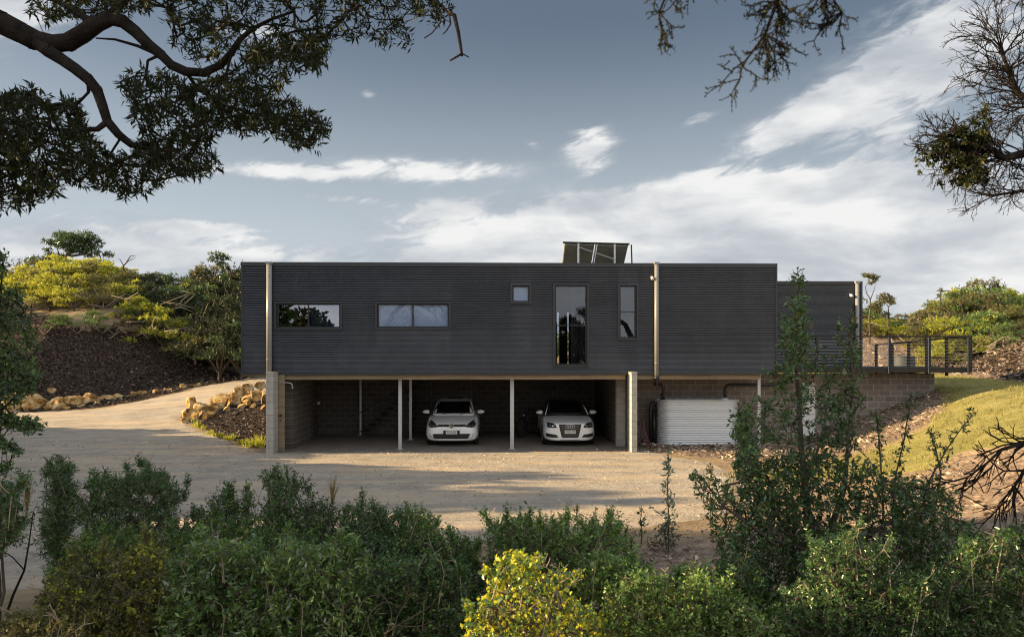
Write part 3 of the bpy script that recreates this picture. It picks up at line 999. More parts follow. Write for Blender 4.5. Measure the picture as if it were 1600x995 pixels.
tag(rv, 'low dark roof vent showing just above the parapet', 'vent')

# ---- rain water tank
m_tank = mat('zincalume steel', (.74, .77, .80), .36, .35)
m_tank2 = mat('dark steel tank', (.06, .07, .08), .6, .2)  # one even dark colour for the small rear tank
TY = 1.0
tx0, tx1 = XF(1027.5, TY + .3), XF(1154.5, TY + .3)
tw = tx1 - tx0; tr_ = .45
tank = empty('water_tank', ((tx0 + tx1) / 2, TY + tr_, 0))
tag(tank, 'slim oval corrugated steel rainwater tank under the house edge', 'water tank')
th = 1.53
def oval(off, n=14):
    out = []
    hx = tw / 2 - tr_
    for s_, c0 in ((1, -90), (-1, 90)):
        for i in range(n + 1):
            a = R(c0 + 180 * i / n)
            out.append((s_ * hx + (tr_ + off) * math.cos(a), (tr_ + off) * math.sin(a)))
    return out
n_ = int(th / CP * 8); vs = []; fs = []; k_ = len(oval(0))
for i in range(n_ + 1):
    z = th * i / n_
    for (x, y) in oval(-.013 + .013 * math.sin(2 * math.pi * z / CP)): vs.append((x, y, z))
for i in range(n_):
    for j in range(k_): fs.append((i * k_ + j, i * k_ + (j + 1) % k_, (i + 1) * k_ + (j + 1) % k_, (i + 1) * k_ + j))
fs.append(tuple(range(n_ * k_, n_ * k_ + k_)))
MB().raw(vs, fs).build('shell', m_tank, tank, True)
rimv = MB()
o1 = oval(.018); ring = [(x, y, th + .005) for x, y in o1] + [(o1[0][0], o1[0][1], th + .005)]
rimv.tube(ring, .016, 8); rimv.build('rim', m_tank, tank, True)
for s_ in (-1, 1):
    MB().tube([(s_ * tw / 2, 0, th - .06), (s_ * (tw / 2 + .05), 0, th - .06)], .03, 10).build('lug', m_white, tank, True)
MB().tube([(tw / 2 - .48, -.12, th), (tw / 2 - .48, -.12, th + .05), (tw / 2 - .48, -.12, th + .07)], [.13, .13, .06], 14).build('inlet_strainer', m_white, tank, True)
MB().tube([(-tw / 2 + .18, -.1, th), (-tw / 2 + .18, -.1, th + .06)], .09, 14).build('inlet_collar', m_bpipe, tank, True)
MB().tube([(tw / 2 - .1, -tr_ + .0, .12), (tw / 2 - .1, -tr_ - .08, .12)], .02, 8).build('tap', m_post, tank)

a = PY(1026, 587, -.10); tz = th
pp = empty('rainwater_pipe', (a.x, -.10, a.z)); tag(pp, 'black plastic pipe bending from the middle downpipe into the tank', 'pipe')
ox = a.x; tpx = (tx0 + tx1) / 2 - tw / 2 + .18 - ox
MB().tube([(0, 0, .02), (0, 0, -.18), (.02, .1, -.25), (.12, .9, -.30), (.38, 1.1, -.31), (.46, 1.12, -.40), (.46, 1.14, -.58), (.42, 1.2, -.66), (tpx, 1.35, -.72), (tpx, 1.35, tz - a.z + .0)], .05, 12).build('bend', m_bpipe, pp, True)
MB().tube([(0, 0, .0), (0, 0, -.14)], .078, 14).build('collar', m_bpipe, pp, True)
a = PY(1215, 601, 1.2)
pp = empty('rainwater_pipe', (a.x, 1.2, a.z)); tag(pp, 'long black pipe running level below the house to the tank top', 'pipe')
b = PY(1134, 603, 1.2)
MB().tube([(.6, .3, .1), (0, .05, 0), (b.x - a.x + .12, .05, 0), (b.x - a.x + .03, .06, -.05), (b.x - a.x, .08, -.13), (b.x - a.x, .1, -.30), (b.x - a.x + .02, .12, tz - a.z + .03)], .055, 12).build('run', m_bpipe, pp, True)
pp = empty('overflow_pipe', (tx0, TY + .45, 0)); tag(pp, 'black overflow pipe standing at the left end of the tank', 'pipe')
MB().tube([(-.02, -.05, 1.42), (-.13, -.05, 1.42), (-.20, -.05, 1.36), (-.22, -.05, 1.25), (-.22, -.05, .03)], .055, 12).build('riser', m_bpipe, pp, True)
MB().tube([(-.09, -.0, 1.2), (-.09, -.0, .03)], .06, 12).build('riser', m_bpipe, pp, True)
pp = empty('standpipe', (XF(1194, 1.0), 1.0, 0)); tag(pp, 'thin black pipe standing upright right of the galvanised post', 'pipe')
MB().tube([(0, 0, -.1), (0, 0, .98)], .04, 10).build('riser', m_bpipe, pp, True)
MB().tube([(0, 0, .98), (0, 0, 1.02)], .05, 10).build('cap', m_bpipe, pp, True)

m_hose = mat('dull plum hose', (.10, .035, .045), .5)
hs_ = MB(); rr = random.Random(4)
hx = XF(1004, 0.1)
for k in range(5):
    pts = []
    for i in range(18):
        t = i / 17
        pts.append((hx + .05 + .75 * t ** 1.6 + .05 * math.sin(k + 5 * t), .55 - .8 * t * (k / 5) + .06 * math.sin(k * 2 + 7 * t), .04 + .9 * (1 - t) ** (2.2 + k * .4) + .03 * math.sin(9 * t + k)))
    hs_.tube(pts, .014, 6)
tag(hs_.build('hose', m_hose, None, True), 'tangle of plum coloured hoses between right pier and tank', 'hose')

# small tank far behind the deck
q = P(1412, 558, 41)
ft = empty('water_tank', (q[0], q[1], 1.9)); tag(ft, 'small round corrugated tank seen through the deck railing', 'water tank')
vs = []; fs = []; nn_ = 60
for i in range(nn_ + 1):
    z = (q[2] - 1.9) * i / nn_
    for j in range(24): vs.append((.55 * math.cos(j * math.pi / 12) * (1 + .02 * math.sin(z * 62)), .55 * math.sin(j * math.pi / 12) * (1 + .02 * math.sin(z * 62)), z))
for i in range(nn_):
    for j in range(24): fs.append((i * 24 + j, i * 24 + (j + 1) % 24, (i + 1) * 24 + (j + 1) % 24, (i + 1) * 24 + j))
MB().raw(vs, fs).build('shell', m_tank2, ft, True)
MB().tube([(0, 0, q[2] - 1.9), (0, 0, q[2] - 1.86), (0, 0, q[2] - 1.8)], [.57, .57, .1], 24).build('lid', m_tank2, ft, True)

# stair in the dark left bay
st = empty('staircase', (XF(600, 4.4), 4.4, 0)); tag(st, 'dark steel stair with upright balusters in the left carport bay', 'staircase')
m_stair = mat('dark steel', (.03, .03, .032), .5)
for i in range(11): MB().box(-.9 + i * .22, -.9 + i * .22 + .26, 0, .9, .20 * i + .17, .20 * i + .2).build('tread', m_stair, st)
MB().tube([(-.95, 0, .85), (1.6, 0, 3.1 - .75)], .02, 6).build('handrail', m_stair, st)
for i in range(11): MB().tube([(-.8 + i * .22, 0, .2 * i + .2), (-.8 + i * .22, 0, min(2.38, .98 + .195 * i))], .012, 5).build('baluster', m_stair, st)

# bicycle against the back of the right bay
bk = empty('bicycle', (XF(826, 4.6), 4.6, 0), rz=R(55)); tag(bk, 'dark bicycle parked in shadow left of the soft-top car', 'bicycle')
m_rub = mat('black rubber', (.012, .012, .012), .8)
for x_ in (-.52, .52):
    wh = empty('wheel', (x_, 0, .34), bk)
    ring = [(.32 * math.cos(a * math.pi / 12), 0, .32 * math.sin(a * math.pi / 12)) for a in range(25)]
    MB().tube(ring, .022, 8).build('tyre', m_rub, wh, True)
    sp = MB()
    for a in range(12): sp.tube([(0, 0, 0), (.31 * math.cos(a * math.pi / 6), 0, .31 * math.sin(a * math.pi / 6))], .002, 4)
    sp.build('spokes', m_post, wh)
fr = MB()
for a, b in (((-.52, 0, .34), (-.08, 0, .30)), ((-.08, 0, .30), (-.2, 0, .85)), ((-.52, 0, .34), (-.19, 0, .80)), ((-.19, 0, .80), (.36, 0, .82)), ((-.08, 0, .30), (.38, 0, .75)), ((.33, 0, .92), (.52, 0, .34))):
    fr.tube([a, b], .017, 8)
fr.build('frame', m_stair, bk, True)
MB().tube([(.33, -.28, .98), (.33, -.1, .96), (.33, .1, .96), (.33, .28, .98)], .014, 8).build('handlebar', m_stair, bk, True)
MB().box(-.32, -.08, -.06, .06, .86, .90).build('saddle', m_rub, bk, bevel=.015)
MB().box(-.34, -.30, -.03, .03, .76, .82).build('reflector', m_white, bk)

# ================================================================== CARS
m_paint = mat('white car paint', (.84, .85, .87), .25, 0, .6)
m_paint.node_tree.nodes['Principled BSDF'].inputs['Coat Weight'].default_value = .6
m_cglass = mat('dark windscreen', (.006, .007, .008), .04, 0, .8)
m_black = mat('black plastic trim', (.012, .012, .013), .45)
m_chrome = mat('chrome', (.8, .8, .82), .12, 1.0)
m_lamp = mat('headlamp glass', (.16, .17, .18), .08, .6)
m_rim = mat('alloy wheel', (.5, .51, .53), .3, .8)
m_soft = mat('black fabric roof', (.008, .008, .009), .9)
m_plate = mat('plate', (.62, .63, .60), .5)
m_ink = mat('plate ink', (.03, .035, .06), .6)


def loft(rings, cap=True):
    k = len(rings[0]); n = len(rings)
    vs = [v for r_ in rings for v in r_]
    fs = [(i * k + j, i * k + (j + 1) % k, (i + 1) * k + (j + 1) % k, (i + 1) * k + j) for i in range(n - 1) for j in range(k)]
    if cap:
        fs.append(tuple(range(k - 1, -1, -1))); fs.append(tuple((n - 1) * k + j for j in range(k)))
    return vs, fs


def smooth_mesh(name, vs, fs, levels=2):
    me = bpy.data.meshes.new(name); me.from_pydata(vs, [], fs); me.update()
    o = bpy.data.objects.new(name, me); C.objects.link(o)
    md = o.modifiers.new('s', 'SUBSURF'); md.levels = levels; md.render_levels = levels
    dg = bpy.context.evaluated_depsgraph_get()
    m2 = bpy.data.meshes.new_from_object(o.evaluated_get(dg))
    bpy.data.objects.remove(o)
    m2.shade_smooth()
    m2.name = name
    return m2


def car(name, loc, label, st, slices, cab_m, spec):
    e = empty(name, loc); tag(e, label, 'car', 'cars parked in the carport')
    rings = []
    for (y, w_, zb, zm, zs, zt_) in st:
        half = [(0, zb), (w_ * .78, zb), (w_ * .95, zb + .05), (w_ * 1.0, zb + .20), (w_, zm), (w_ * .975, zs), (w_ * .86, zt_ - .025), (w_ * .5, zt_), (0, zt_ + .012)]
        ring = [(x, y, z) for x, z in half] + [(-x, y, z) for x, z in half[-2:0:-1]]
        rings.append(ring)
    vs, fs = loft(rings)
    body = smooth_mesh('body', vs, fs)
    add('body', body, e, m_paint)
    bvh = BVHTree.FromPolygons([v.co for v in body.vertices], [p.vertices[:] for p in body.polygons])
    rings = []
    for (z, hw, y0, y1) in slices:
        ring = []
        for (fx, fy) in ((0, 0), (.55, .0), (.9, .025), (1, .10), (1, .5), (1, .9), (.9, .98), (.55, 1), (0, 1)):
            ring.append((fx * hw, y0 + (y1 - y0) * fy, z))
        ring = ring + [(-x, y, z_) for x, y, z_ in ring[-2:0:-1]]
        rings.append(ring)
    vs, fs = loft(rings)
    cab = smooth_mesh('cabin', vs, fs)
    add('cabin', cab, e, cab_m)
    cbvh = BVHTree.FromPolygons([v.co for v in cab.vertices], [p.vertices[:] for p in cab.polygons])

    def decal(nm, pts, m_, off=.006, tree=bvh, axis='y', par=e, skirt=.02, sgn=1):
        """a trim piece that lies on the bodywork, its outline given flat"""
        dense = []
        for i in range(len(pts)):
            a, b = Vector(pts[i]), Vector(pts[(i + 1) % len(pts)])
            n = max(1, int((b - a).length / .05))
            dense += [a.lerp(b, j / n) for j in range(n)]
        c = sum(dense, Vector((0, 0))) / len(dense)
        vs_ = []; ok = True
        def proj(p):
            if axis == 'y':
                h = tree.ray_cast(Vector((p.x, -3, p.y)), Vector((0, 1, 0)))
                if h[0] is None:
                    h = tree.find_nearest(Vector((p.x, .1, p.y)))
                return h[0] + Vector((0, -off, 0)) + (h[1] * off * .3 if h[1].y < 0 else Vector())
            h = tree.ray_cast(Vector((sgn * 3, p.x, p.y)), Vector((-sgn, 0, 0)))
            if h[0] is None: h = tree.find_nearest(Vector((sgn, p.x, p.y)))
            return h[0] + Vector((sgn * off, 0, 0))
        rs = [.999, .8, .6, .4, .2]
        k = len(dense)
        for f in rs:
            for p in dense: vs_.append(proj(c.lerp(p, f)))
        vs_.append(proj(c))
        fs_ = []
        for i in range(len(rs) - 1):
            for j in range(k): fs_.append((i * k + j, i * k + (j + 1) % k, (i + 1) * k + (j + 1) % k, (i + 1) * k + j))
        L_ = (len(rs) - 1) * k
        for j in range(k): fs_.append((L_ + j, L_ + (j + 1) % k, len(rs) * k))
        b0 = len(vs_)
        back = Vector((0, skirt, 0)) if axis == 'y' else Vector((-sgn * skirt, 0, 0))
        for j in range(k): vs_.append(vs_[j] + back)
        for j in range(k): fs_.append((j, b0 + j, b0 + (j + 1) % k, (j + 1) % k))
        me = bpy.data.meshes.new(nm); me.from_pydata(vs_, [], fs_); me.update(); me.shade_smooth()
        return add(nm, me, par, m_)

    def front(x, z, off=.0):
        h = bvh.ray_cast(Vector((x, -3, z)), Vector((0, 1, 0)))
        return h[0].y - off

    spec(e, decal, front, cbvh)
    for sx in (-1, 1):
        for y in (.85, .85 + 2.58):
            wh = empty('wheel', (sx * .775, y, .315), e)
            ring = [(-.10, .20), (-.105, .27), (-.095, .305), (-.06, .315), (.06, .315), (.095, .305), (.105, .27), (.10, .20)]
            vs_ = []; fs_ = []; n = 28
            for j in range(n):
                a = 2 * math.pi * j / n
                for (x_, r_) in ring: vs_.append((x_, r_ * math.cos(a), r_ * math.sin(a)))
            k = len(ring)
            for j in range(n):
                for i in range(k - 1): fs_.append((j * k + i, ((j + 1) % n) * k + i, ((j + 1) % n) * k + i + 1, j * k + i + 1))
            MB().raw(vs_, fs_).build('tyre', m_rub, wh, True)
            rm = MB().tube([(sx * .04, 0, 0), (sx * .06, 0, 0)], .205, 24)
            for a in range(5):
                an = a * 2 * math.pi / 5
                rm.tube([(sx * .085, .04 * math.cos(an), .04 * math.sin(an)), (sx * .09, .2 * math.cos(an), .2 * math.sin(an))], .022, 6)
            rm.tube([(sx * .06, 0, 0), (sx * .1, 0, 0)], .045, 12)
            rm.build('rim', m_rim, wh, True)
            arch = [(y + .365 * math.cos(a * math.pi / 12), .315 + .365 * math.sin(a * math.pi / 12)) for a in range(0, 13)] + [(y - .36, .20), (y + .36, .20)]
            decal('wheel_arch', arch, m_black, .003, bvh, 'x', e, .01, sx)
    return e


def mirror_pair(e, x, y, z, r=(.12, .07, .075)):
    for sx in (-1, 1):
        vs = []; fs = []; n, k = 8, 12
        for i in range(n + 1):
            a = -math.pi / 2 + math.pi * i / n
            for j in range(k):
                b = 2 * math.pi * j / k
                xx = math.sin(a); rr_ = math.cos(a) ** .6 if math.cos(a) > 0 else 0
                zz = rr_ * math.sin(b); 
                zz *= (.85 if zz < 0 else 1.0) * (1.0 - .25 * xx)
                vs.append((sx * (x + xx * r[0]), y + rr_ * math.cos(b) * r[1], z + zz * r[2]))
        for i in range(n):
            for j in range(k): fs.append((i * k + j, i * k + (j + 1) % k, (i + 1) * k + (j + 1) % k, (i + 1) * k + j))
        mo = MB().raw(vs, fs).build('mirror', m_paint, e, True)
        MB().tube([(sx * (x - .16), y + .02, z - .08), (sx * (x - .05), y + .01, z - .05)], .018, 8).build('mirror_arm', m_black, mo)


def plate(e, y, z, text, back=True, w_=.37, h_=.105):
    if back: MB().box(-.27, .27, y - .012, y + .02, z - .065, z + .065).build('plate_holder', m_black, e)
    p_ = MB().box(-w_ / 2, w_ / 2, y - .02, y - .013, z - h_ / 2, z + h_ / 2).build('number_plate', m_plate, e)
    cu = bpy.data.curves.new('lettering', 'FONT'); cu.body = text; cu.size = .105; cu.align_x = 'CENTER'; cu.align_y = 'CENTER'
    cu.extrude = .001; cu.materials.append(m_ink)
    o = bpy.data.objects.new('lettering', cu); C.objects.link(o)
    m2 = bpy.data.meshes.new_from_object(o.evaluated_get(bpy.context.evaluated_depsgraph_get()))
    bpy.data.objects.remove(o)
    o = bpy.data.objects.new('lettering', m2); C.objects.link(o); o.parent = p_
    o.location = (0, y - .022, z); o.rotation_euler = (R(90), 0, 0); o.scale = (.82, 1, 1)


def sym(pts): return [(-x, z) for x, z in reversed(pts)]


def hatch_spec(e, decal, front, cbvh):
    hl = [(.86, .735), (.83, .80), (.76, .845), (.66, .825), (.52, .75), (.45, .70), (.46, .66), (.62, .635), (.78, .65), (.85, .68)]
    for pts in (hl, sym(hl)):
        h = decal('headlight', pts, m_black, .006)
        s_ = 1 if pts is hl else -1
        for (cx, cz, r_) in ((.73 * s_, .735, .062), (.60 * s_, .70, .05)):
            y_ = front(cx, cz, .012)
            c_ = [(cx + r_ * math.cos(a * math.pi / 8), cz + r_ * math.sin(a * math.pi / 8)) for a in range(16)]
            decal('lens', c_, m_lamp, .013, par=h, skirt=.004)
            c_ = [(cx + r_ * .5 * math.cos(a * math.pi / 8), cz + r_ * .5 * math.sin(a * math.pi / 8)) for a in range(16)]
            decal('reflector', c_, m_chrome, .018, par=h, skirt=.003)
    decal('grille', [(-.46, .665), (.46, .665), (.47, .715), (.44, .735), (-.44, .735), (-.47, .715)], m_black, .008)
    decal('grille_bar', [(-.44, .695), (.44, .695), (.44, .703), (-.44, .703)], m_chrome, .014)
    y_ = front(0, .69, .02)
    bd = MB(); n = 20; r_ = .072
    bd.tube([(0, y_ + .01, .695), (0, y_ - .006, .695)], r_, 20)
    b0 = bd.build('badge', m_black, e)
    rg = MB(); yy = y_ - .010
    rg.tube([(r_ * math.cos(a * math.pi / 12), yy, .695 + r_ * math.sin(a * math.pi / 12)) for a in range(25)], .009, 6)
    for a, b in (((-.028, .055), (0, .008)), ((0, .008), (.028, .055)), ((-.058, .035), (-.026, -.048)), ((-.026, -.048), (0, .0)), ((0, .0), (.026, -.048)), ((.026, -.048), (.058, .035))):
        rg.tube([(a[0], yy, .695 + a[1]), (b[0], yy, .695 + b[1])], .0075, 5)
    rg.build('emblem', m_chrome, b0)
    decal('air_intake', [(-.74, .42), (-.70, .44), (.70, .44), (.74, .42), (.68, .33), (.52, .275), (-.52, .275), (-.68, .33)], m_black, .006)
    plate(e, front(0, .5, .01) - .004, .485, 'TOS 462')
    decal('windscreen', [(-.69, 1.02), (.69, 1.02), (.64, 1.16), (.545, 1.385), (.50, 1.40), (-.50, 1.40), (-.545, 1.385), (-.64, 1.16)], m_cglass, .008, cbvh)
    for sx in (-1, 1):
        decal('side_window', [(1.55, 1.06), (3.75, 1.08), (3.55, 1.36), (2.3, 1.38), (1.95, 1.32)], m_cglass, .006, cbvh, 'x', e, .01, sx)
        MB().tube([(sx * .50, 2.1, 1.475), (sx * .51, 2.2, 1.51), (sx * .51, 3.5, 1.51), (sx * .50, 3.6, 1.475)], .014, 8).build('roof_rail', m_chrome, e, True)
    MB().box(-.30, .30, 2.25, 3.0, 1.478, 1.50).build('sunroof', m_cglass, e)
    for sx in (-.35, .25):
        MB().tube([(sx, 1.02, .99), (sx + .12, 1.06, 1.035), (sx + .36, 1.07, 1.045)], .008, 6).build('wiper', m_black, e)
    mirror_pair(e, .95, 1.35, 1.06)


def soft_spec(e, decal, front, cbvh):
    hl = [(.80, .78), (.78, .805), (.50, .765), (.44, .66), (.46, .63), (.60, .625), (.79, .635), (.815, .70)]
    for pts in (hl, sym(hl)):
        h = decal('headlight', pts, m_black, .006)
        s_ = 1 if pts is hl else -1
        for (cx, cz, r_) in ((.70 * s_, .715, .055), (.57 * s_, .70, .045)):
            c_ = [(cx + r_ * math.cos(a * math.pi / 8), cz + r_ * math.sin(a * math.pi / 8)) for a in range(16)]
            decal('lens', c_, m_lamp, .013, par=h, skirt=.004)
            c_ = [(cx + r_ * .45 * math.cos(a * math.pi / 8), cz + r_ * .45 * math.sin(a * math.pi / 8)) for a in range(16)]
            decal('reflector', c_, m_chrome, .018, par=h, skirt=.003)
    g_ = decal('grille', [(-.37, .745), (.37, .745), (.36, .68), (.28, .33), (.24, .31), (-.24, .31), (-.28, .33), (-.36, .68)], m_black, .012)
    y_ = front(0, .6, .03)
    sl = MB()
    for k in range(7):
        z_ = .35 + k * .055; w_ = .26 + (z_ - .33) * .22
        sl.box(-w_, w_, y_ + .006, y_ + .012, z_, z_ + .01)
    sl.build('grille_bars', m_lamp, g_)
    rg = MB(); yy = front(0, .675, .035)
    for k in range(4):
        cx = -.105 + k * .07
        rg.tube([(cx + .046 * math.cos(a * math.pi / 12), yy - .003 * (k % 2), .675 + .046 * math.sin(a * math.pi / 12)) for a in range(25)], .0075, 6)
    rg.build('emblem', m_chrome, e, True)
    for pts in ([(-.80, .455), (-.46, .41), (-.38, .315), (-.62, .31), (-.78, .34)], [(.80, .455), (.78, .34), (.62, .31), (.38, .315), (.46, .41)]):
        decal('air_intake', pts, m_black, .006)
    decal('lower_slot', [(-.33, .235), (.33, .235), (.31, .22), (-.31, .22)], m_black, .006)
    plate(e, front(0, .52, .01) - .022, .50, 'WZB 330', False, .37, .115)
    decal('windscreen', [(-.70, 1.0), (.70, 1.0), (.64, 1.14), (.545, 1.345), (-.545, 1.345), (-.64, 1.14)], m_cglass, .008, cbvh)
    for sx in (-1, 1):
        decal('side_window', [(1.6, 1.04), (3.2, 1.06), (3.0, 1.28), (2.3, 1.32), (1.95, 1.28)], m_cglass, .006, cbvh, 'x', e, .01, sx)
        MB().tube([(sx * .735, 1.14, .985), (sx * .66, 1.45, 1.19), (sx * .575, 1.82, 1.365)], .018, 8).build('windscreen_pillar', m_paint, e, True)
    MB().tube([(-.08, 1.75, 1.25), (.08, 1.75, 1.25)], .03, 8).build('rear_view_mirror', m_lamp, e, True)
    mirror_pair(e, .93, 1.35, 1.04)


hst = [(.0, .48, .25, .42, .58, .655), (.03, .64, .215, .42, .60, .69), (.10, .755, .19, .42, .63, .73), (.22, .835, .175, .42, .67, .77), (.45, .875, .17, .45, .74, .83), (.8, .893, .17, .5, .82, .91),
       (1.12, .893, .17, .55, .88, .985), (1.6, .893, .17, .55, .90, 1.0), (2.6, .893, .17, .55, .92, 1.02), (3.6, .885, .18, .55, .94, 1.03), (4.05, .85, .22, .55, .93, 1.0), (4.2, .72, .35, .6, .9, .95)]
hsl = [(.90, .78, .95, 4.12), (1.0, .755, 1.08, 4.10), (1.16, .715, 1.34, 4.02), (1.30, .665, 1.60, 3.95), (1.40, .615, 1.82, 3.88), (1.455, .56, 2.02, 3.75), (1.478, .42, 2.25, 3.5)]
ast_ = [(.0, .48, .22, .42, .60, .73), (.03, .64, .20, .42, .62, .755), (.10, .75, .19, .42, .66, .785), (.22, .825, .175, .42, .70, .81), (.45, .868, .17, .45, .77, .85), (.8, .882, .17, .5, .83, .91),
        (1.12, .882, .17, .55, .87, .96), (1.6, .882, .17, .55, .88, .975), (2.6, .882, .17, .55, .90, .99), (3.6, .875, .18, .55, .92, 1.0), (4.05, .83, .22, .55, .9, .96), (4.2, .70, .35, .6, .85, .9)]
asl = [(.90, .76, .98, 3.75), (.98, .745, 1.08, 3.70), (1.12, .70, 1.34, 3.60), (1.25, .645, 1.60, 3.45), (1.345, .585, 1.84, 3.2), (1.385, .50, 2.05, 2.95), (1.40, .36, 2.25, 2.7)]
car('parked_car', (XF(707, 1.75), 1.15, 0), 'white hatchback with roof rails parked left of the central post', hst, hsl, m_paint, hatch_spec)
car('parked_car', (XF(888, 1.7), 1.1, 0), 'white soft-top car with black fabric roof parked in the right bay', ast_, asl, m_soft, soft_spec)

# ================================================================== BOULDERS
m_rock = nmat('golden sandstone', [(.36, (.10, .055, .028)), (.44, (.36, .20, .07)), (.53, (.52, .37, .16)), (.64, (.64, .54, .36))], 3.4, .9, 0, .08, 5, detail=9, spec=.15)


def boulder(px, py, wpx, hpx, seed, label, group='sandstone boulders beside the driveway', sink=.12, lift=0.0):
    p = G(px, py, 20, 80)
    D = (np.array(p) - np.array([CAMX, CAMY, CAMZ])) @ FWD
    w_ = wpx * 1.08 / 1200 * D; h_ = hpx * 1.08 / 1200 * D
    rr = random.Random(seed)
    bm = bmesh.new()
    bmesh.ops.create_icosphere(bm, subdivisions=4, radius=1.0)
    planes = []
    for i in range(11):
        n = Vector((rr.gauss(0, 1), rr.gauss(0, 1), rr.gauss(0, .8))).normalized()
        planes.append((n, rr.uniform(.42, .74)))
    planes.append((Vector((rr.uniform(-.2, .2), rr.uniform(-.2, .2), 1)).normalized(), .72))
    for v in bm.verts:
        c = v.co.copy()
        for n, d in planes:
            k = c.dot(n)
            if k > d: c -= n * (k - d)
        c *= 1 + .035 * float(vnoise(np.array([c.x * 3 + seed]), np.array([c.y * 3 + c.z * 2]), seed, 3)[0])
        v.co = c
    xs = [v.co.x for v in bm.verts]; zs = [v.co.z for v in bm.verts]
    sx_ = w_ / (max(xs) - min(xs)); sz_ = h_ * (1 + sink) / (max(zs) - min(zs)); sy_ = (sx_ + sz_) / 2 * rr.uniform(.8, 1.1)
    z0_ = min(zs)
    for v in bm.verts: v.co = Vector((v.co.x * sx_, v.co.y * sy_, (v.co.z - z0_) * sz_ - h_ * sink))
    me = bpy.data.meshes.new('boulder'); bm.to_mesh(me); bm.free()
    o = add('boulder', me, None, m_rock, (p.x, p.y + .2, p.z + lift))
    return tag(o, label, 'boulder', group)


L1_ = 'in the line along the foot of the dark mulch slope'
for i, (px, py, w_, h_, lab) in enumerate([
    (20, 642, 40, 26, 'golden boulder at the left frame edge behind the overhanging leafy branch'),
    (52, 641, 36, 24, 'second boulder from the left edge, split vertical face, ' + L1_[:11]),
    (86, 640, 34, 18, 'low flat-topped pale boulder, third from the left at the slope foot'),
    (114, 637, 28, 17, 'rust brown boulder with a square top, fourth at the slope foot'),
    (134, 633, 28, 18, 'bright golden boulder at the right end of the large slope-foot rocks'),
    (164, 627, 22, 9, 'first small soil-covered rock right of the large slope-foot boulders'),
    (183, 624, 18, 9, 'second small soil-covered rock where the slope foot begins to rise'),
    (78, 618, 14, 10, 'small rock lying on the mulch above the line of boulders'),
]):
    boulder(px, py, w_, h_, 50 + i, lab, 'boulders at the foot of the mulch slope')
for i, (px, py, w_, h_, lab, lf) in enumerate([
    (292, 656, 28, 17, 'lowest golden boulder at the left tip of the curved rock edge', 0),
    (296, 644, 18, 20, 'pointed boulder standing upright near the left tip of the rock edge', .1),
    (317, 648, 26, 18, 'pale cracked boulder just right of the pointed one', 0),
    (322, 657, 20, 12, 'small brown boulder half buried below the pale cracked one', 0),
    (341, 641, 30, 24, 'large round golden boulder in the middle of the curved rock edge', 0),
    (364, 634, 26, 20, 'reddish boulder right of the large round golden one', 0),
    (372, 621, 14, 12, 'small upper boulder on top of the reddish one', .15),
    (385, 630, 18, 12, 'low wide boulder in front of the upper stack near the pier', 0),
    (386, 616, 18, 12, 'pale top boulder of the stack near the left pier', .12),
    (400, 629, 22, 18, 'square yellow boulder leaning against the stack left of the pier', 0),
    (404, 613, 16, 12, 'highest boulder touching the left pier edge in view', .12),
    (414, 632, 18, 24, 'tall boulder partly hidden behind the left pier', 0),
    (412, 643, 14, 10, 'flat buff boulder at the foot of the left pier', 0),
]):
    boulder(px, py, w_, h_, 80 + i, lab, 'boulders edging the curved garden bed', .12, lf)

rrk = random.Random(9)
for i, (px, py) in enumerate([(8, 642), (36, 643), (70, 642), (101, 641), (125, 638), (148, 634), (155, 629), (174, 627), (196, 623), (208, 621), (222, 619), (240, 617), (262, 613), (284, 608), (306, 604)]):
    boulder(px, py, rrk.uniform(9, 14), rrk.uniform(5, 9), 120 + i, 'small stone wedged along the foot of the mulch slope between larger boulders', 'small stones along the slope foot', .2)
for i, (px, py) in enumerate([(286, 662), (304, 657), (311, 652), (329, 651), (333, 646), (352, 646), (356, 636), (376, 640), (384, 637), (395, 639), (408, 622), (392, 620), (379, 619), (368, 627), (346, 632), (328, 640)]):
    boulder(px, py, rrk.uniform(11, 16), rrk.uniform(8, 13), 150 + i, 'small golden stone packed between the larger boulders of the curved bed edge', 'small stones packed in the curved bed edge', .15)

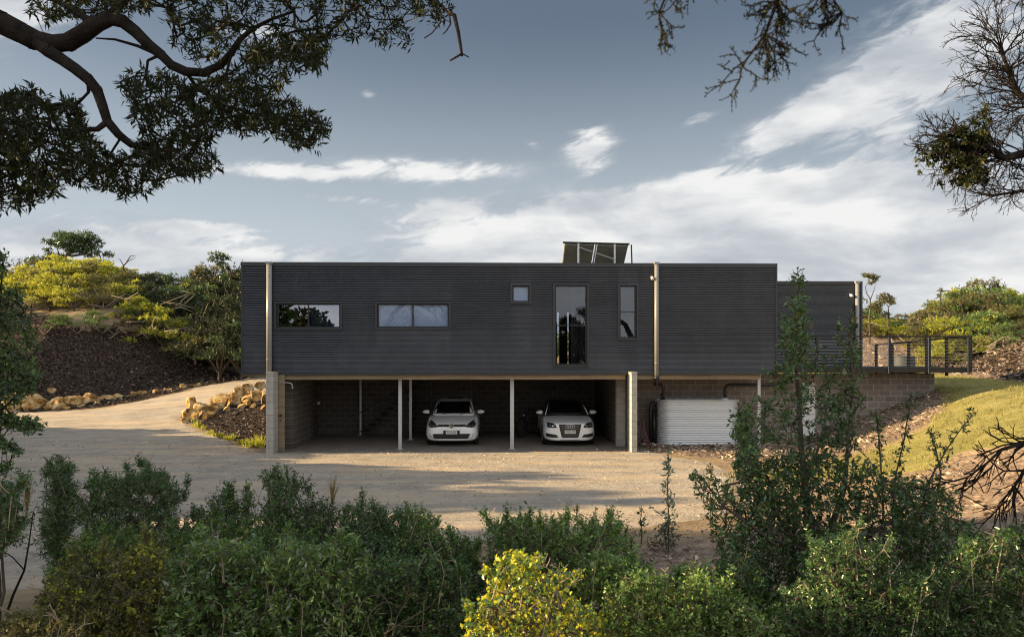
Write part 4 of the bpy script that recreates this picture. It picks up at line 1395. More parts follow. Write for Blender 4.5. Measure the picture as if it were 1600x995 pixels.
# ================================================================== PLANTS
m_bark = nmat('grey brown bark', [(.3, (.05, .04, .032)), (.7, (.14, .115, .09))], 8, .9, 0, .01, 30, stretch=(1, 1, .3), spec=.1)
m_barkd = nmat('dark bark', [(.3, (.012, .010, .008)), (.7, (.04, .033, .028))], 8, .9, 0, .03, 22, spec=.1)
m_barkp = nmat('pale dead wood', [(.3, (.20, .16, .12)), (.7, (.42, .36, .28))], 8, .9, 0, .006, 30, spec=.1)
LF = {
    'deep': leaf_mat('shade-darkened leaves', (.008, .014, .006), (.020, .032, .012), (.065, .085, .03), .12, .5, None, .25),  # hillside shade is put into this leaf colour
    'over': leaf_mat('overhead tree leaves', (.007, .012, .005), (.013, .021, .007), (.04, .05, .012), .14, .6, (.09, .10, .015), .18),
    'dark': leaf_mat('dark shrub leaves', (.014, .034, .011), (.042, .092, .028), (.18, .29, .09), .12, .26),
    'green': leaf_mat('mid green leaves', (.020, .046, .013), (.07, .14, .034), (.28, .42, .11), .16, .26),
    'bright': leaf_mat('yellow green leaves', (.08, .12, .018), (.24, .29, .03), (.55, .54, .06), .35, .5),
    'yellow': leaf_mat('yellow leaves', (.20, .26, .02), (.46, .48, .04), (.72, .64, .06), .40, .5),
    'olive': leaf_mat('olive leaves', (.05, .06, .022), (.10, .11, .035), (.20, .18, .05), .28, .55),
    'grey': leaf_mat('grey green leaves', (.03, .045, .03), (.065, .085, .055), (.14, .17, .12), .15, .5),
    'blue': leaf_mat('pale backed leaves', (.06, .10, .06), (.13, .19, .12), (.40, .46, .36), .2, .35),
    'straw': leaf_mat('straw', (.28, .22, .11), (.45, .37, .2), (.6, .5, .3), .3, .8),
    'dryleaf': leaf_mat('brown dry foliage', (.05, .035, .02), (.11, .08, .05), (.2, .15, .09), .2, .8),
}


def grow(limbs, targets, seg, rng, curl=.35, wob=.15):
    """branches: limbs are polylines of (point, radius); every target is joined to the nearest branch so far"""
    cap_ = sum(len(l) for l in limbs) + len(targets) * 14 + 10
    pos = np.zeros((cap_, 3)); par = np.full(cap_, -1); rm = np.zeros(cap_); n = 0
    for l in limbs:
        last = -1
        if n:   # side limbs start at the nearest existing node
            p0 = np.array(l[0][0]); last = int(np.argmin(((pos[:n] - p0) ** 2).sum(1)))
        for (p, r_) in l:
            pos[n] = p; par[n] = last; rm[n] = r_; last = n; n += 1
    T = np.asarray(targets, float)
    d0 = np.min(((T[:, None] - pos[None, :n]) ** 2).sum(2), 1) if len(T) * n < 4e6 else ((T - pos[0]) ** 2).sum(1)
    tip = np.zeros(len(T), int); tdir = np.zeros((len(T), 3))
    for i in np.argsort(d0):
        t = T[i]
        d2 = ((pos[:n] - t) ** 2).sum(1)
        a = int(np.argmin(d2)); dist = math.sqrt(d2[a])
        k = min(12, max(1, int(math.ceil(dist / seg))))
        pd = pos[a] - pos[par[a]] if par[a] >= 0 else np.array([0, 0, 1.0])
        pd = pd / (np.linalg.norm(pd) + 1e-9)
        c = pos[a] + pd * dist * curl + rng.normal(size=3) * wob * dist
        last = a; p0 = pos[a].copy()
        for j in range(1, k + 1):
            s_ = j / k
            q_ = p0 * (1 - s_) ** 2 + c * 2 * s_ * (1 - s_) + t * s_ * s_
            pos[n] = q_; par[n] = last; last = n; n += 1
        tip[i] = last
        dd = pos[last] - pos[par[last]]; tdir[i] = dd / (np.linalg.norm(dd) + 1e-9)
    return pos[:n], par[:n], rm[:n], tip, tdir


def branch_mesh(name, pos, par, rm, r0, expo=2.3, kbig=8, rcap=1e9):
    n = len(pos); acc = np.full(n, r0 ** expo)
    leafn = np.ones(n, bool); leafn[par[par >= 0]] = False
    s_ = np.where(leafn, r0 ** expo, 0.0)
    for i in range(n - 1, -1, -1):
        if par[i] >= 0: s_[par[i]] += s_[i]
    r_ = np.minimum(s_ ** (1 / expo), rcap)
    r_ = np.where(rm > 0, rm, r_)
    ch = np.where(par >= 0)[0]; a = par[ch]
    # a child never starts thicker than itself needs
    ra = np.minimum(r_[a], np.maximum(r_[ch] * 1.25, 0) + .0)
    same = (rm[ch] > 0) & (rm[a] > 0)
    ra = np.where(same, r_[a], ra)
    vs = []; fs = []; base_ = 0
    for sel, k in ((r_[ch] > .02, kbig), (r_[ch] <= .02, 4)):
        c_ = ch[sel]; a_ = a[sel]
        if not len(c_): continue
        p0 = pos[a_]; p1 = pos[c_]; d = p1 - p0; L = np.linalg.norm(d, axis=1, keepdims=True) + 1e-9; d = d / L
        ex = r_[c_][:, None] * (.5 if k > 4 else .2)
        p0 = p0 - d * ex; p1 = p1 + d * ex * .6
        ref = np.where(np.abs(d[:, 2:3]) > .9, np.array([[1., 0, 0]]), np.array([[0, 0, 1.]]))
        u = np.cross(d, ref); u /= np.linalg.norm(u, axis=1, keepdims=True); v = np.cross(d, u)
        an = np.arange(k) * 2 * math.pi / k
        ringd = u[:, None] * np.cos(an)[None, :, None] + v[:, None] * np.sin(an)[None, :, None]
        A = p0[:, None] + ringd * ra[sel][:, None, None]; B = p1[:, None] + ringd * r_[c_][:, None, None]
        vs.append(np.concatenate([A, B], 1).reshape(-1, 3))
        b = base_ + np.arange(len(c_))[:, None] * 2 * k; j = np.arange(k); j2 = (j + 1) % k
        q_ = np.stack([b + j, b + j2, b + k + j2, b + k + j], 2).reshape(-1, 4)
        fs.append(q_); base_ += len(c_) * 2 * k
    return fast_mesh(name, np.concatenate(vs), [np.concatenate(fs)], smooth=True)


def sprays(T, tdir, rng, n, length, leaf, width, spread=1.0, upb=.3, jitter=.3, tintb=None, droop=0.0, fold=.2):
    """n leaves along the last stretch of every twig"""
    N = len(T)
    d = tdir + rng.normal(size=(N, 3)) * jitter; d[:, 2] += upb
    d /= np.linalg.norm(d, axis=1, keepdims=True) + 1e-9
    t = rng.random((N, n)) ** .8
    base_ = T[:, None] - d[:, None] * (t * length)[..., None] + d[:, None] * length * .5
    rad = rng.normal(size=(N, n, 3)); rad -= (rad * d[:, None]).sum(2, keepdims=True) * d[:, None]
    rad /= np.linalg.norm(rad, axis=2, keepdims=True) + 1e-9
    ld = d[:, None] * (1 - spread * .5) + rad * spread; ld[..., 2] -= droop
    L = leaf * (.5 + .85 * rng.random((N, n)) ** 1.3) * (.8 + .4 * rng.random((N, 1)))
    tb = rng.random(N) if tintb is None else tintb
    tint = np.clip(.55 * tb[:, None] + .55 * rng.random((N, n)) - .05, 0, 1)
    V_, F_ = leaf_arrays(base_.reshape(-1, 3), ld.reshape(-1, 3), L.ravel(), (L * width).ravel(), rng, fold)
    return V_, F_, np.repeat(tint.ravel(), 4)


def fans(seeds, rng, L0, r0, depth, split=2.3, ang=.42, shrink=.78, grav=0.0, bend=.12, limbs=()):
    """bare twig fans: seeds are (point, direction); returns node arrays and tips"""
    pos = []; par = []; rm = []; tips = []; tdir = []
    for l in limbs:
        last = -1
        if pos:
            last = int(np.argmin(((np.array(pos) - np.array(l[0][0])) ** 2).sum(1)))
        for p, r_ in l:
            pos.append(np.array(p, float)); par.append(last); rm.append(r_); last = len(pos) - 1
    def rec(i, d, L, r_, k):
        d = d / np.linalg.norm(d); last = i; p = pos[i]
        for s_ in range(3):
            d = d + rng.normal(size=3) * bend; d[2] += grav; d /= np.linalg.norm(d)
            p = p + d * L / 3; pos.append(p); par.append(last); rm.append(r_ * (1 - .08 * s_)); last = len(pos) - 1
            if s_ == 1 and k > 1 and rng.random() < .6:
                rec(last, d + rng.normal(size=3) * ang * 1.3, L * shrink * .7, r_ * .6, k - 1)
        if k == 0:
            tips.append(p); tdir.append(d); return
        n = 2 + (rng.random() < split - 2)
        for _ in range(n): rec(last, d + rng.normal(size=3) * ang, L * shrink * (.75 + .5 * rng.random()), r_ * .74, k - 1)
    base_ = np.array(pos)
    for p, d in seeds:
        i = int(np.argmin(((base_ - np.array(p)) ** 2).sum(1)))
        rec(i, np.array(d, float), L0 * (.7 + .6 * rng.random()), r0 * (.8 + .4 * rng.random()), depth)
    return np.array(pos), np.array(par), np.array(rm), np.array(tips), np.array(tdir)


def dpx(dx_, dy_, dd=0.0):
    return RGT * dx_ + np.array([0, 0, -dy_]) + FWD * dd


def px_targets(rng, regions, d0, d1, n, clear=.05, lumpy=0):
    """twig ends filling a plant's volume; regions: list of (polygon seen from the yard, weight)"""
    out = []
    tw_ = sum(w_ for _, w_ in regions)
    for poly, w_ in regions:
        k = int(n * w_ / tw_)
        q_ = in_poly(rng, poly, k)
        D = d0 + (d1 - d0) * rng.random(len(q_))
        p = np.array([CAMX, CAMY, CAMZ])[None] + FWD[None] * D[:, None] + RGT[None] * ((q_[:, 0] - 800) / 1200 * D)[:, None]
        p[:, 2] += (552 - q_[:, 1]) / 1200 * D
        out.append(p)
    p = np.concatenate(out)
    if lumpy:
        k = vnoise(p[:, 0] * lumpy + 3, (p[:, 2] + .4 * p[:, 1]) * lumpy, 41, 3) + .9 * rng.random(len(p)) - .35 > -.18
        p = p[k]
    g_ = hgt(p[:, 0], p[:, 1])
    return p[p[:, 2] > g_ + clear]


def plant(name, label, cat, limbs, targets, leafm, barkm, seed, seg=.12, r0=.003, nl=14, length=.12, leaf=.04, width=.35, spread=1.0, upb=.3,
          jitter=.3, group=None, second=None, droop=0.0, fold=.2, curl=.35, wob=.12, rcap=.05, keep=1.0, trunk='stem', crown='foliage', leafname=None):
    rng = np.random.default_rng(seed)
    pos, par, rm, tip, tdir = grow(limbs, targets, seg, rng, curl, wob)
    org = np.array(limbs[0][0][0])
    e = empty(name, tuple(org)); tag(e, label, cat, group)
    add(trunk, branch_mesh(trunk, pos - org, par, rm, r0, rcap=rcap), e, barkm)
    T = np.asarray(targets) - org
    if keep < 1:
        k = rng.random(len(T)) < keep; T = T[k]; tdir = tdir[k]
    if leafm is not None and len(T):
        # leaf tint shifts in paler and darker clumps by noise
        tb = .5 + .5 * vnoise(T[:, 0] * 2.2 + seed, T[:, 2] * 2.2 + T[:, 1], seed, 2)
        V_, F_, t = sprays(T, tdir, rng, nl, length, leaf, width, spread, upb, jitter, tb, droop, fold)
        add(crown, fast_mesh(crown, V_, [F_], t), e, leafm)
        if second:  # the 'bright' second sprays put sun flecks into tip leaf colour
            m2, frac, sl, n2 = second
            k = rng.random(len(T)) < frac
            if k.any():
                V_, F_, t = sprays(T[k], tdir[k], rng, n2, length, sl, width, spread, upb, jitter, None, droop, fold)
                add(leafname or 'young_or_sunfleck_leaves', fast_mesh('young_or_sunfleck_leaves', V_, [F_], t), e, m2)
    return e


def shrub_targets(rng, poly, d0, d1, n):
    q_ = in_poly(rng, poly, int(n * 2.3), -14)
    sd_ = poly_sdf(q_[:, 0], q_[:, 1], poly)
    nz = vnoise(q_[:, 0] / 26.0, q_[:, 1] / 26.0, int(d0 * 10) + n, 3)
    q_ = q_[(sd_ + 20 * nz > rng.random(len(q_)) * 12 - 2) & (nz > -.55 + .2 * rng.random(len(q_)))]
    top = {}
    pts = [q_]; dep = [d0 + (d1 - d0) * rng.random(len(q_))]
    x0_, x1_ = min(p[0] for p in poly), max(p[0] for p in poly)
    for i in range(int((x1_ - x0_) / 9)):          # leading shoots that stand clear of the outline
        x = x0_ + (x1_ - x0_) * rng.random(); near_ = q_[np.abs(q_[:, 0] - x) < 9]
        if len(near_) < 3: continue
        y = near_[:, 1].min() + 8; L = 8 + 30 * rng.random() ** 2; lean = rng.normal() * .35; m_ = int(4 + L / 3)
        t = rng.random(m_)
        pts.append(np.stack([x + lean * L * t + rng.normal(size=m_) * 2.2 * (1 - t * .6), y - L * t], 1)); dd = d0 + (d1 - d0) * rng.random()
        dep.append(dd + rng.normal(size=m_) * .03)
    q_ = np.concatenate(pts); D = np.concatenate(dep)
    p = np.array([CAMX, CAMY, CAMZ])[None] + FWD[None] * D[:, None] + RGT[None] * ((q_[:, 0] - 800) / 1200 * D)[:, None]
    p[:, 2] += (552 - q_[:, 1]) / 1200 * D
    return p[p[:, 2] > hgt(p[:, 0], p[:, 1]) + .04]


def gl(px, D, r_=.02, dz=-.05):
    p = P(px, 552, D); return ((p[0], p[1], H(p[0], p[1]) + dz), r_)
def q3(px, py, D, r_): return (tuple(P(px, py, D)), r_)


def mpoly(poly): return poly


def stems(rng, px0, px1, py_top, D0, D1, n, r_=.014):
    """a few stems that fan out of one root"""
    root = gl((px0 + px1) / 2, (D0 + D1) / 2, r_ * 1.4)
    out = [[root, (tuple(np.array(root[0]) + np.array([0, 0, .12])), r_ * 1.3)]]
    for i in range(n):
        px = px0 + (px1 - px0) * (i + .5) / n; D = D0 + (D1 - D0) * rng.random()
        top = P(px, py_top + rng.random() * 40, D); a = np.array(root[0]); b = np.array(top)
        pts = []
        for j in range(1, 6):
            s_ = j / 6
            p = a + (b - a) * s_; p[2] += .15 * (b[2] - a[2]) * math.sin(math.pi * s_) ; p += rng.normal(size=3) * .02
            if s_ > .15: pts.append((tuple(p), r_ * (1.15 - .85 * s_)))
        out.append(pts)
    return out


FG = [
    # name, label, regions, d0,d1, count, leaf kind, dict
    ('bottlebrush_shrub', 'spiky-leaved dark shrub nearest the left frame edge on the driveway side', [([(62, 800), (75, 745), (98, 733), (118, 760), (125, 850), (110, 930), (70, 900)], 1)], 7.4, 8.2, 420, 'dark', dict(leaf=.060, width=.16, nl=15, spread=.8, length=.12, upb=.5)),
    ('bottlebrush_shrub', 'broad dense dark shrub with narrow leaves, left of the frame centre', [([(118, 800), (135, 755), (160, 742), (190, 745), (215, 736), (240, 740), (262, 738), (278, 765), (283, 800), (296, 850), (270, 900), (150, 900), (118, 860)], 1)], 7.3, 8.6, 950, 'dark', dict(leaf=.052, width=.18, nl=16, spread=.85, length=.11, upb=.5)),
    ('leafy_shrub', 'low shrub with upright knobbly shoots right of the broad dark shrub', [([(296, 850), (300, 830), (325, 800), (332, 782), (345, 800), (350, 775), (375, 780), (392, 765), (400, 800), (395, 850), (380, 910), (310, 910)], 1)], 7.2, 8.2, 620, 'dark', dict(leaf=.024, width=.5, nl=26, length=.16, upb=.9, jitter=.35, second=('bright', .10, .024, 9))),
    ('leafy_shrub', 'tallest knobbly-shoot shrub rising in front of the driveway', [([(400, 800), (418, 775), (425, 742), (440, 735), (448, 752), (470, 750), (478, 775), (490, 762), (510, 790), (530, 800), (545, 850), (530, 920), (400, 920)], 1)], 7.0, 8.2, 850, 'dark', dict(leaf=.024, width=.5, nl=26, length=.18, upb=1.0, jitter=.35, second=('bright', .06, .024, 9))),
    ('leafy_shrub', 'rounded green shrub just left of the frame centre', [([(530, 820), (545, 795), (560, 790), (575, 805), (600, 800), (625, 800), (640, 840), (640, 920), (530, 920)], 1)], 6.8, 7.8, 620, 'dark', dict(leaf=.024, width=.5, nl=26, length=.15, upb=.9, jitter=.35)),
    ('leafy_shrub', 'pointed green shrub below the left parked car', [([(625, 830), (638, 805), (644, 788), (652, 810), (680, 820), (700, 822), (722, 830), (742, 845), (748, 880), (740, 940), (620, 940)], 1)], 6.2, 7.4, 780, 'green', dict(leaf=.024, width=.5, nl=24, length=.15, upb=.9, jitter=.35, second=('bright', .12, .024, 9))),
    ('leafy_shrub', 'wide dark green shrub below the right parked car', [([(760, 880), (762, 835), (790, 820), (815, 830), (825, 812), (850, 818), (872, 806), (885, 820), (915, 815), (950, 822), (975, 850), (1000, 870), (1010, 930), (760, 940)], 1)], 5.6, 7.2, 1150, 'green', dict(leaf=.024, width=.5, nl=24, length=.15, upb=.8, jitter=.4, second=('bright', .16, .024, 9))),
    ('small_leaved_bush', 'olive bush with tiny round leaves at the lower left', [([(75, 930), (90, 890), (120, 880), (160, 862), (190, 850), (230, 860), (260, 850), (270, 920), (260, 1010), (60, 1010)], 1)], 5.0, 6.4, 900, 'olive', dict(leaf=.022, width=.7, nl=16, length=.14, upb=.4, jitter=.5, second=('bright', .3, .024, 12))),
    ('small_leaved_bush', 'low yellow-green bush in the bottom left corner', [([(-10, 975), (40, 960), (90, 965), (120, 980), (130, 1020), (-10, 1020)], 1)], 4.6, 5.4, 260, 'olive', dict(leaf=.022, width=.7, nl=14, length=.12, upb=.4, jitter=.5)),
    ('pale_tipped_bush', 'bush with silvery pale-backed leaf tips, lower left of centre', [([(250, 1010), (255, 900), (290, 870), (330, 850), (380, 855), (420, 880), (430, 1010)], 1)], 4.9, 6.2, 950, 'green', dict(leaf=.040, width=.32, nl=14, length=.14, upb=.3, jitter=.5, droop=.3, second=('blue', .22, .045, 7))),
    ('pale_tipped_bush', 'bush with drooping silvery leaves left of the bare vine stems', [([(420, 1010), (410, 880), (440, 850), (490, 845), (540, 860), (570, 880), (570, 1010)], 1)], 4.8, 6.2, 950, 'green', dict(leaf=.040, width=.32, nl=14, length=.14, upb=.3, jitter=.5, droop=.3, second=('blue', .25, .045, 7))),
    ('small_leaved_bush', 'dark bush with bare vine stems left of the yellow bush', [([(560, 1010), (565, 900), (600, 870), (650, 880), (700, 900), (740, 900), (750, 1010)], 1)], 4.9, 6.0, 620, 'dark', dict(leaf=.026, width=.5, nl=18, length=.13, upb=.4, jitter=.5, second=('green', .3, .03, 10))),
    ('small_leaved_bush', 'green bush behind and right of the bright yellow bush', [([(880, 1010), (900, 900), (940, 870), (1000, 880), (1040, 930), (1060, 1010)], 1)], 4.8, 5.8, 800, 'green', dict(leaf=.024, width=.6, nl=18, length=.13, upb=.5, jitter=.5, second=('bright', .15, .024, 10))),
    ('small_leaved_bush', 'dark low bush right of centre at the bottom edge', [([(1020, 1010), (1040, 920), (1090, 900), (1150, 880), (1200, 900), (1220, 1010)], 1)], 4.8, 6.0, 800, 'dark', dict(leaf=.026, width=.55, nl=18, length=.13, upb=.5, jitter=.5, second=('olive', .25, .026, 10))),
    ('small_leaved_bush', 'low green bush between the broad dark shrub and the olive bush', [([(70, 900), (100, 850), (200, 835), (290, 840), (300, 960), (80, 980)], 1)], 6.2, 7.2, 620, 'green', dict(leaf=.026, width=.45, nl=18, length=.13, upb=.6, jitter=.5, second=('bright', .14, .026, 8))),
    ('small_leaved_bush', 'low green bush behind the silvery-tipped bushes', [([(280, 860), (330, 835), (440, 830), (500, 835), (510, 960), (290, 960)], 1)], 6.2, 7.2, 700, 'green', dict(leaf=.026, width=.45, nl=18, length=.13, upb=.6, jitter=.5, second=('bright', .14, .026, 8))),
    ('small_leaved_bush', 'low dark bush behind the bare vine stems', [([(480, 850), (540, 835), (640, 845), (740, 870), (770, 960), (490, 970)], 1)], 6.0, 7.0, 800, 'dark', dict(leaf=.026, width=.45, nl=18, length=.13, upb=.6, jitter=.5)),
    ('small_leaved_bush', 'low green bush filling the gap before the mulch right of centre', [([(930, 1010), (950, 930), (1010, 905), (1080, 905), (1140, 925), (1200, 950), (1230, 1010)], 1)], 4.3, 5.2, 900, 'green', dict(leaf=.024, width=.5, nl=18, length=.13, upb=.5, jitter=.5, second=('olive', .2, .024, 10))),
    ('sunlit_yellow_bush', 'bright yellow leafed bush in front of the right parked car', [([(725, 1020), (732, 960), (760, 930), (785, 905), (808, 880), (825, 885), (850, 900), (880, 925), (910, 955), (930, 980), (935, 1020)], 1)], 3.5, 4.5, 300, 'green', dict(leaf=.022, width=.75, nl=9, length=.10, upb=.3, jitter=.6, second=('yellow', .62, .023, 9))),
    ('cypress_like_shrub', 'bright green feathery shrub in front of the tall right shrub', [([(1200, 1020), (1230, 930), (1262, 880), (1300, 850), (1325, 836), (1350, 846), (1385, 880), (1430, 940), (1450, 1020)], 1)], 4.4, 5.6, 900, 'dark', dict(leaf=.024, width=.4, nl=26, length=.16, upb=.7, jitter=.4)),
    ('cypress_like_shrub', 'dark feathery shrub in the bottom right corner', [([(1420, 1020), (1430, 930), (1470, 880), (1520, 850), (1560, 840), (1600, 820), (1660, 830), (1680, 1020)], 1)], 4.4, 5.8, 1100, 'dark', dict(leaf=.026, width=.4, nl=24, length=.16, upb=.6, jitter=.4, second=('green', .2, .026, 12))),
    ('cypress_like_shrub', 'dark feathery shrub cut by the left frame edge', [([(-60, 760), (0, 765), (20, 745), (42, 742), (40, 775), (46, 800), (36, 830), (10, 850), (-60, 900)], 1)], 5.0, 5.8, 330, 'dark', dict(leaf=.026, width=.4, nl=26, length=.17, upb=.5, jitter=.4)),
]
for i, (nm, lab, regs, d0, d1, n, lk, kw) in enumerate(FG):
    rng = np.random.default_rng(300 + i)
    T = shrub_targets(rng, regs[0][0], d0, d1, n)
    xs = [p[0] for r_, _ in regs for p in r_]; ys = [p[1] for r_, _ in regs for p in r_]
    st_ = stems(rng, min(xs) + 15, max(xs) - 15, min(ys) + 40, d0 + .2, d1 - .2, 6)
    sec = kw.pop('second', None)
    if sec: sec = (LF[sec[0]],) + sec[1:]
    e = plant(nm, lab, 'shrub', st_, T, LF[lk], m_bark, 900 + i, second=sec, **kw)
    # dead twigs that poke out among the leaves
    org = np.array(e.location); hi_ = T[np.argsort(T[:, 2] + rng.random(len(T)) * .5)[-len(T) // 3:]]
    pick = hi_[rng.choice(len(hi_), 16)]
    sd_ = [(p, np.array([rng.normal() * .6, rng.normal() * .4 - .2, .7])) for p in pick]
    lm_ = [[(tuple(p - np.array([rng.normal() * .05, 0, .22])), .0035), (tuple(p), .003)] for p in pick]
    out_ = []
    for l_, s_ in zip(lm_, sd_): out_.append(fans([s_], rng, .07, .0026, 1, limbs=[l_], ang=.5))
    P_ = []; A_ = []; M_ = []; off_ = 0
    for pos_, par_, rm_, _, _ in out_:
        P_.append(pos_); A_.append(np.where(par_ >= 0, par_ + off_, -1)); M_.append(rm_); off_ += len(pos_)
    add('dead_twigs', branch_mesh('dead_twigs', np.concatenate(P_) - org, np.concatenate(A_), np.concatenate(M_), .002), e, m_barkp)['kind'] = 'stuff'

# bare vine stems curling out of the dark bush
vn = MB()
for pts in ([(600, 1000), (612, 960), (598, 930), (570, 935), (560, 955)], [(600, 990), (640, 965), (668, 950), (690, 925)], [(605, 975), (650, 978), (680, 968)], [(612, 1000), (622, 960), (640, 930), (636, 905)],
            [(585, 1000), (575, 965), (600, 940), (625, 948)]):
    D_ = 4.75
    q_ = [np.array(P(a, b, D_ + .1 * math.sin(j))) for j, (a, b) in enumerate(pts)]
    fine = []
    for j in range(len(q_) - 1):
        p0 = q_[max(j - 1, 0)]; p1 = q_[j]; p2 = q_[j + 1]; p3 = q_[min(j + 2, len(q_) - 1)]
        for s_ in (0, .25, .5, .75):
            fine.append(.5 * ((2 * p1) + (-p0 + p2) * s_ + (2 * p0 - 5 * p1 + 4 * p2 - p3) * s_ ** 2 + (-p0 + 3 * p1 - 3 * p2 + p3) * s_ ** 3))
    fine.append(q_[-1])
    vn.tube(fine, [.005 - .003 * j / len(fine) for j in range(len(fine))], 6)
tag(vn.build('vine', m_bark, None, True), 'pale bare vine stems curling out of the dark bush', 'vine')

# ---- tall shrub on the right
rng = np.random.default_rng(77)
regs = [
    ([(1245, 430), (1254, 430), (1256, 470), (1260, 520), (1260, 560), (1240, 560), (1240, 500)], .032),
    ([(1225, 490), (1238, 500), (1250, 570), (1225, 600)], .02),
    ([(1205, 570), (1290, 545), (1300, 600), (1310, 690), (1190, 690), (1180, 620)], .04),
    ([(1312, 500), (1335, 495), (1345, 560), (1352, 620), (1335, 700), (1300, 700), (1300, 600)], .035),
    ([(1285, 580), (1305, 560), (1310, 700), (1270, 700)], .012),
    ([(1150, 650), (1172, 630), (1178, 680), (1190, 740), (1150, 750)], .035),
    ([(1090, 770), (1078, 735), (1100, 735), (1140, 765), (1180, 725), (1250, 700), (1340, 715), (1400, 745), (1430, 760), (1440, 1010), (1110, 1010), (1120, 850)], .62),
    ([(1395, 750), (1440, 745), (1480, 770), (1500, 800), (1540, 850), (1560, 1010), (1420, 1010)], .22),
]
T = px_targets(rng, regs, 5.9, 7.6, 4300, lumpy=1.5)
root = gl(1275, 6.8, .05)
lim = [[root, q3(1270, 900, 6.8, .045), q3(1262, 800, 6.8, .035), q3(1252, 700, 6.8, .026), q3(1248, 620, 6.8, .02), q3(1243, 560, 6.75, .014), q3(1246, 500, 6.7, .010), q3(1249, 440, 6.7, .006)],
       [q3(1290, 850, 6.7, .03), q3(1320, 760, 6.6, .022), q3(1326, 680, 6.5, .015), q3(1333, 600, 6.5, .010), q3(1326, 515, 6.5, .005)],
       [q3(1240, 850, 6.9, .02), q3(1190, 760, 6.9, .015), q3(1165, 700, 6.9, .010), q3(1160, 650, 6.9, .005)],
       [q3(1300, 880, 7, .025), q3(1380, 820, 7.1, .018), q3(1440, 790, 7.2, .012), q3(1480, 790, 7.2, .006)],
       [q3(1262, 860, 6.3, .02), q3(1200, 840, 6.2, .015), q3(1130, 790, 6.2, .010), q3(1095, 745, 6.2, .005)],
       [q3(1258, 760, 6.8, .018), q3(1285, 680, 7.0, .012), q3(1298, 600, 7.0, .006)]]
plant('tall_shrub', 'tall dark leggy shrub with upright shoots covering the right half of the foreground', 'shrub', lim, T, LF['dark'], m_bark, 78, seg=.12, r0=.0028, nl=13, length=.16, leaf=.046, width=.42, spread=.9, upb=.5, jitter=.35,
      second=(LF['olive'], .25, .05, 5), rcap=.03)
# thin shoots that stick out of it over the lawn
rng = np.random.default_rng(79)
for i, (pts, lab) in enumerate([
    ([(1395, 800), (1400, 740), (1412, 690), (1420, 640), (1424, 612)], 'thin upright sprig before the right end of the block wall'),
    ([(1440, 800), (1452, 750), (1480, 700), (1505, 665), (1522, 645)], 'sprig with paired leaves leaning right over the sunlit lawn'),
    ([(1380, 790), (1376, 720), (1372, 670), (1368, 640)], 'upright sprig standing in front of the lower block wall'),
    ([(1460, 800), (1470, 740), (1462, 700), (1452, 672)], 'short sprig before the lawn, left of the leaning one')]):
    D_ = 6.6 + .2 * i
    lim = [[gl(pts[0][0], D_, .012)] + [q3(a, b, D_, .010 - .0018 * j) for j, (a, b) in enumerate(pts)]]
    T = []
    for j in range(70):
        k = rng.random() * (len(pts) - 1.02); a = int(k); f = k - a
        T.append(P(pts[a][0] * (1 - f) + pts[a + 1][0] * f + rng.normal() * 5, pts[a][1] * (1 - f) + pts[a + 1][1] * f + rng.normal() * 5, D_ + rng.normal() * .04))
    plant('leafy_sprig', lab, 'sapling', lim, np.array(T), LF['dark'], m_bark, 80 + i, seg=.06, r0=.002, nl=3, length=.05, leaf=.042, width=.45, upb=.4, rcap=.01)

# ---- left edge shrub
rng = np.random.default_rng(90)
regs = [([(-80, 420), (0, 405), (10, 440), (35, 455), (45, 500), (60, 520), (62, 570), (55, 610), (30, 628), (0, 640), (-80, 700)], .8),
        ([(0, 640), (30, 655), (60, 660), (65, 668), (45, 672), (20, 668), (0, 660)], .10), ([(-20, 665), (12, 690), (35, 705), (18, 705), (-10, 690)], .05), ([(-20, 400), (8, 395), (12, 420), (-20, 430)], .04),
        ([(-10, 725), (15, 728), (12, 740), (-10, 742)], .02)]
T = px_targets(rng, regs, 6.4, 7.6, 1700, lumpy=1.7)
lim = [[gl(-70, 7.0, .04), q3(-60, 700, 7, .035), q3(-40, 620, 7, .028), q3(-15, 540, 7, .02), q3(0, 470, 7, .012), q3(5, 410, 7, .005)],
       [q3(-40, 640, 7, .012), q3(0, 655, 6.9, .008), q3(30, 662, 6.8, .006), q3(62, 664, 6.8, .003)]]
plant('edge_shrub', 'tall dark small-leaved shrub filling the left frame edge before the hill', 'shrub', lim, T, LF['dark'], m_barkd, 91, r0=.0028, nl=14, length=.13, leaf=.038, width=.45, upb=.2, jitter=.5, rcap=.02)
# thin dead stems at lower left
T = []
lim = [[gl(-10, 5.6, .012), q3(20, 930, 5.6, .010), q3(38, 890, 5.6, .008), q3(45, 850, 5.6, .006), q3(52, 800, 5.6, .004)], [q3(38, 890, 5.6, .006), q3(20, 870, 5.6, .005), q3(0, 858, 5.6, .004)]]
T = px_targets(rng, [([(20, 800), (60, 780), (60, 870), (40, 900)], 1)], 5.5, 5.7, 26)
plant('bare_sapling', 'bare thin dark sapling stems at the lower left edge', 'sapling', lim, T, None, m_barkd, 92, r0=.0015, rcap=.004)

